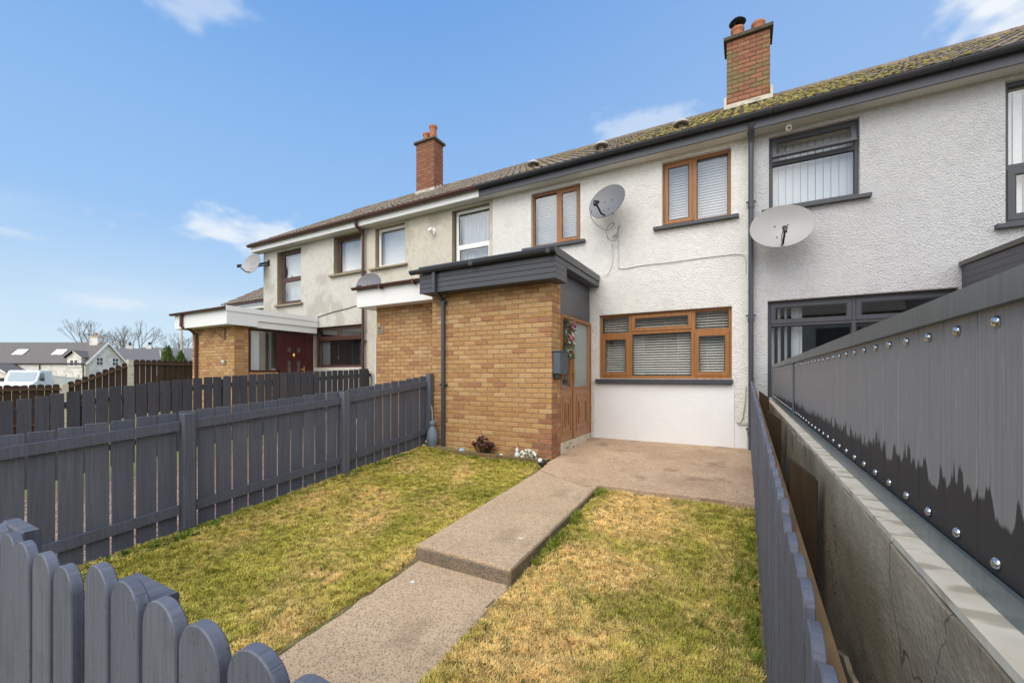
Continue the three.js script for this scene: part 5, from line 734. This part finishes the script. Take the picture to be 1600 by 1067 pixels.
{ // white van parked beyond the fences
  const d = 36, v = thing('parked_van', 'white parked van showing its windscreen above the brown fence', 'van', far(-41.3, d, -1.68), YAW + .60, null);
  const wp = std({ color: C(.80, .81, .82), roughness: .3 }), s = new THREE.Shape(); s.moveTo(-2.2, .30); s.lineTo(2.25, .30); s.quadraticCurveTo(2.45, .35, 2.45, .75); s.quadraticCurveTo(2.42, 1.05, 2.2, 1.12); s.lineTo(1.55, 1.25); s.lineTo(.85, 2.02); s.quadraticCurveTo(.70, 2.14, .4, 2.15); s.lineTo(-2.0, 2.15); s.quadraticCurveTo(-2.2, 2.13, -2.22, 1.9); s.closePath();
  const g = extr(s, 1.86, .10, 8, 3); g.translate(0, 0, -.83); g.rotateY(-Math.PI / 2); mesh('body', metre(g), wp, v);
  const ws = bx(-.76, .76, 0, .96, -.004, .004, .002); ws.rotateX(-.735); ws.translate(0, 1.28, 1.575); mesh('windscreen', ws, std({ color: C(.36, .42, .45), roughness: .12, metalness: .2 }), v);
  for (const k of [1, -1]) { const w = extr((() => { const q = new THREE.Shape(); q.moveTo(-.05, 1.30); q.lineTo(1.25, 1.30); q.lineTo(.72, 1.92); q.lineTo(-.05, 1.92); q.closePath(); return q; })(), .02, 0); w.rotateY(-Math.PI / 2); w.translate(k > 0 ? .95 : -.93, 0, 0); mesh('side_window', metre(w), gl, v); mesh('mirror', bx(k * 1.14 - .12, k * 1.14 + .12, 1.22, 1.50, 1.12, 1.24, .03), M.black, v); for (const z of [1.5, -1.4]) { const t = new THREE.CylinderGeometry(.33, .33, .22, 18); t.rotateZ(Math.PI / 2); t.translate(k * .82, .33, z); const ty = mesh('wheel', t, M.black, v); const r = new THREE.CylinderGeometry(.2, .2, .01, 14); r.rotateZ(Math.PI / 2); r.translate(k * .935, .33, z); mesh('rim', r, M.steel, ty); } mesh('headlight', bx(k * .68 - .16, k * .68 + .16, .78, .98, 2.30, 2.43, .03), M.whitePlastic, v); }
  mesh('grille', bx(-.45, .45, .62, .86, 2.38, 2.46, .02), M.black, v);
}
{ const f = thing('mesh_fence', 'pale grey mesh panels beside the parked van', 'fence', far(-37.6, 36, -1.6), YAW); const mm = std({ color: C(.34, .38, .38), roughness: .5 }); for (let i = 0; i < 3; i++) { mesh('panel', bx(-1.55 + i * 1.1, -.5 + i * 1.1, 0, 1.55 - i * .06, -.01, .01), mm, f); mesh('post', bx(-1.6 + i * 1.1, -1.552 + i * 1.1, -1, 1.7, -.03, .03), M.steel, f); } mesh('rail', beam([-1.6, 1.62, .02], [1.8, 1.2, .02], .05, .06), M.steel, f); }
{ const l = thing('utility_pole', 'slender pale grey pole left of the end porch', 'pole', far(-23.5, 30, -2.6)); mesh('shaft', cyl(0, 1.2, 6.3, 0, .075, 10, .06), M.lead, l); mesh('base', cyl(0, 0, 1.2, 0, .10, 10), M.lead, l); mesh('cap', cyl(0, 6.3, 6.36, 0, .075, 10, .03), M.lead, l); }
// bare trees
function bareTree(label, px, d, top, y0) {
  const h = top - y0, t = thing('bare_tree', label, 'tree', far(px, d, y0), rnd() * 6, 'bare trees on the skyline'), trunk = [], twigs = [];
  const grow = (p, dir, len, r, lev) => { const q = p.clone().addScaledVector(dir, len), mid = p.clone().lerp(q, .5).add(new THREE.Vector3(rr(-.06, .06) * len, 0, rr(-.06, .06) * len)); (lev < 2 ? trunk : twigs).push(new THREE.TubeGeometry(new THREE.CatmullRomCurve3([p, mid, q]), 3, r, lev < 2 ? 6 : 3)); if (lev > 4) return; const n = lev === 0 ? 5 : 3; for (let i = 0; i < n; i++) { const a = i / n * 6.28 + rnd() * 2, sp = rr(.18, .55), nd = dir.clone().multiplyScalar(Math.cos(sp)).add(new THREE.Vector3(Math.cos(a), .25, Math.sin(a)).multiplyScalar(Math.sin(sp))).normalize(); nd.y = Math.max(nd.y, .05); grow(lev === 0 && i > 2 ? p.clone().lerp(q, rr(.6, .9)) : q, nd, len * rr(.58, .8), Math.max(.018, r * .55), lev + 1); } };
  grow(new THREE.Vector3(), new THREE.Vector3(0, 1, 0), h * .34, h * .018, 0); const bm = std({ color: C(.21, .18, .16), roughness: 1 }); mesh('trunk', trunk, bm, t); mesh('crown', twigs, bm, t);
}
bareTree('tall bare tree behind the bungalow chimney', -.985 * 95, 95, 11.6, -4); bareTree('small bare tree left of the bungalow chimney', -1.02 * 96, 96, 8.8, -4); bareTree('bare tree standing alone over the grey roofs', -.905 * 95, 95, 11.5, -4); bareTree('small bare tree just right of the bungalow ridge', -.948 * 98, 98, 8.6, -4); bareTree('bare tree behind the pale pole by the porch', -.79 * 100, 100, 9.4, -4);
function conifer(label, px, d, top, rad) {
  const t = thing('conifer', label, 'conifer', far(px, d, -2.4), 0, 'conifers behind the brown fence'), h = top + 2.4; mesh('trunk', cyl(0, 0, h * .9, 0, .06, 7, .02), M.rawDark, t);
  const L = [[], []]; for (let i = 0; i < 1500; i++) { const u = Math.pow(rnd(), .7), y = h * (1 - u * .95), a = rnd() * 6.28, R = rad * Math.pow(u, .5) * (.75 + .35 * vn(a * 2.5, y * 3, 71)) * Math.sqrt(.3 + .7 * rnd()); const g = new THREE.ConeGeometry(.05, .30, 3); g.rotateX(rr(-.4, .4)); g.rotateZ(-.5 * Math.cos(a)); g.translate(R * Math.cos(a), y, R * Math.sin(a)); L[rnd() < .55 ? 0 : 1].push(g); } mesh('crown', L[0], std({ color: C(.055, .095, .022) }), t); mesh('crown', L[1], std({ color: C(.11, .15, .035) }), t);
}
conifer('taller dense green conifer above the brown fence', -.816 * 26, 26, 1.85, .85); conifer('smaller dense green conifer beside the pale pole', -.785 * 27, 27, 1.60, .75);

// the houses across the road, which the ground floor panes mirror
{
  const h = thing('opposite_house', 'cream terrace across the road, mirrored in the grey house window', 'house', [2, -.8, 23.5], Math.PI, 'houses across the road');
  gabled(h, 26, 7.5, 5.2, 7.6, -.5, M.cream, M.tile[0]);
  for (let i = 0; i < 6; i++) for (const [y0, y1] of [[.95, 2.15], [3.3, 4.4]]) { const x = -11 + i * 4.4, w = part('window', h); mesh('frame', bx(x - .95, x + .95, y0, y1, 3.752, 3.80), M.brown, w); for (const k of [-.46, .46]) mesh('pane', bx(x + k - .40, x + k + .40, y0 + .08, y1 - .08, 3.802, 3.81), gl, w); }
  for (let i = 0; i < 3; i++) mesh('door', bx(-8.9 + i * 8.8, -8.0 + i * 8.8, 0, 2.05, 3.752, 3.79), M.maroon, h); mesh('gutter', bx(-13.2, 13.2, 5.0, 5.12, 3.9, 4.02, .03), M.brown, h);
}
{ const m = mesh('road', (() => { const g = new THREE.PlaneGeometry(60, 7); g.rotateX(-Math.PI / 2); g.translate(0, -.78, 15.2); return metre(g); })(), std({ color: C(.05, .05, .052), roughness: .95 })); m.userData.kind = 'structure'; }
renderer.render(scene, camera);
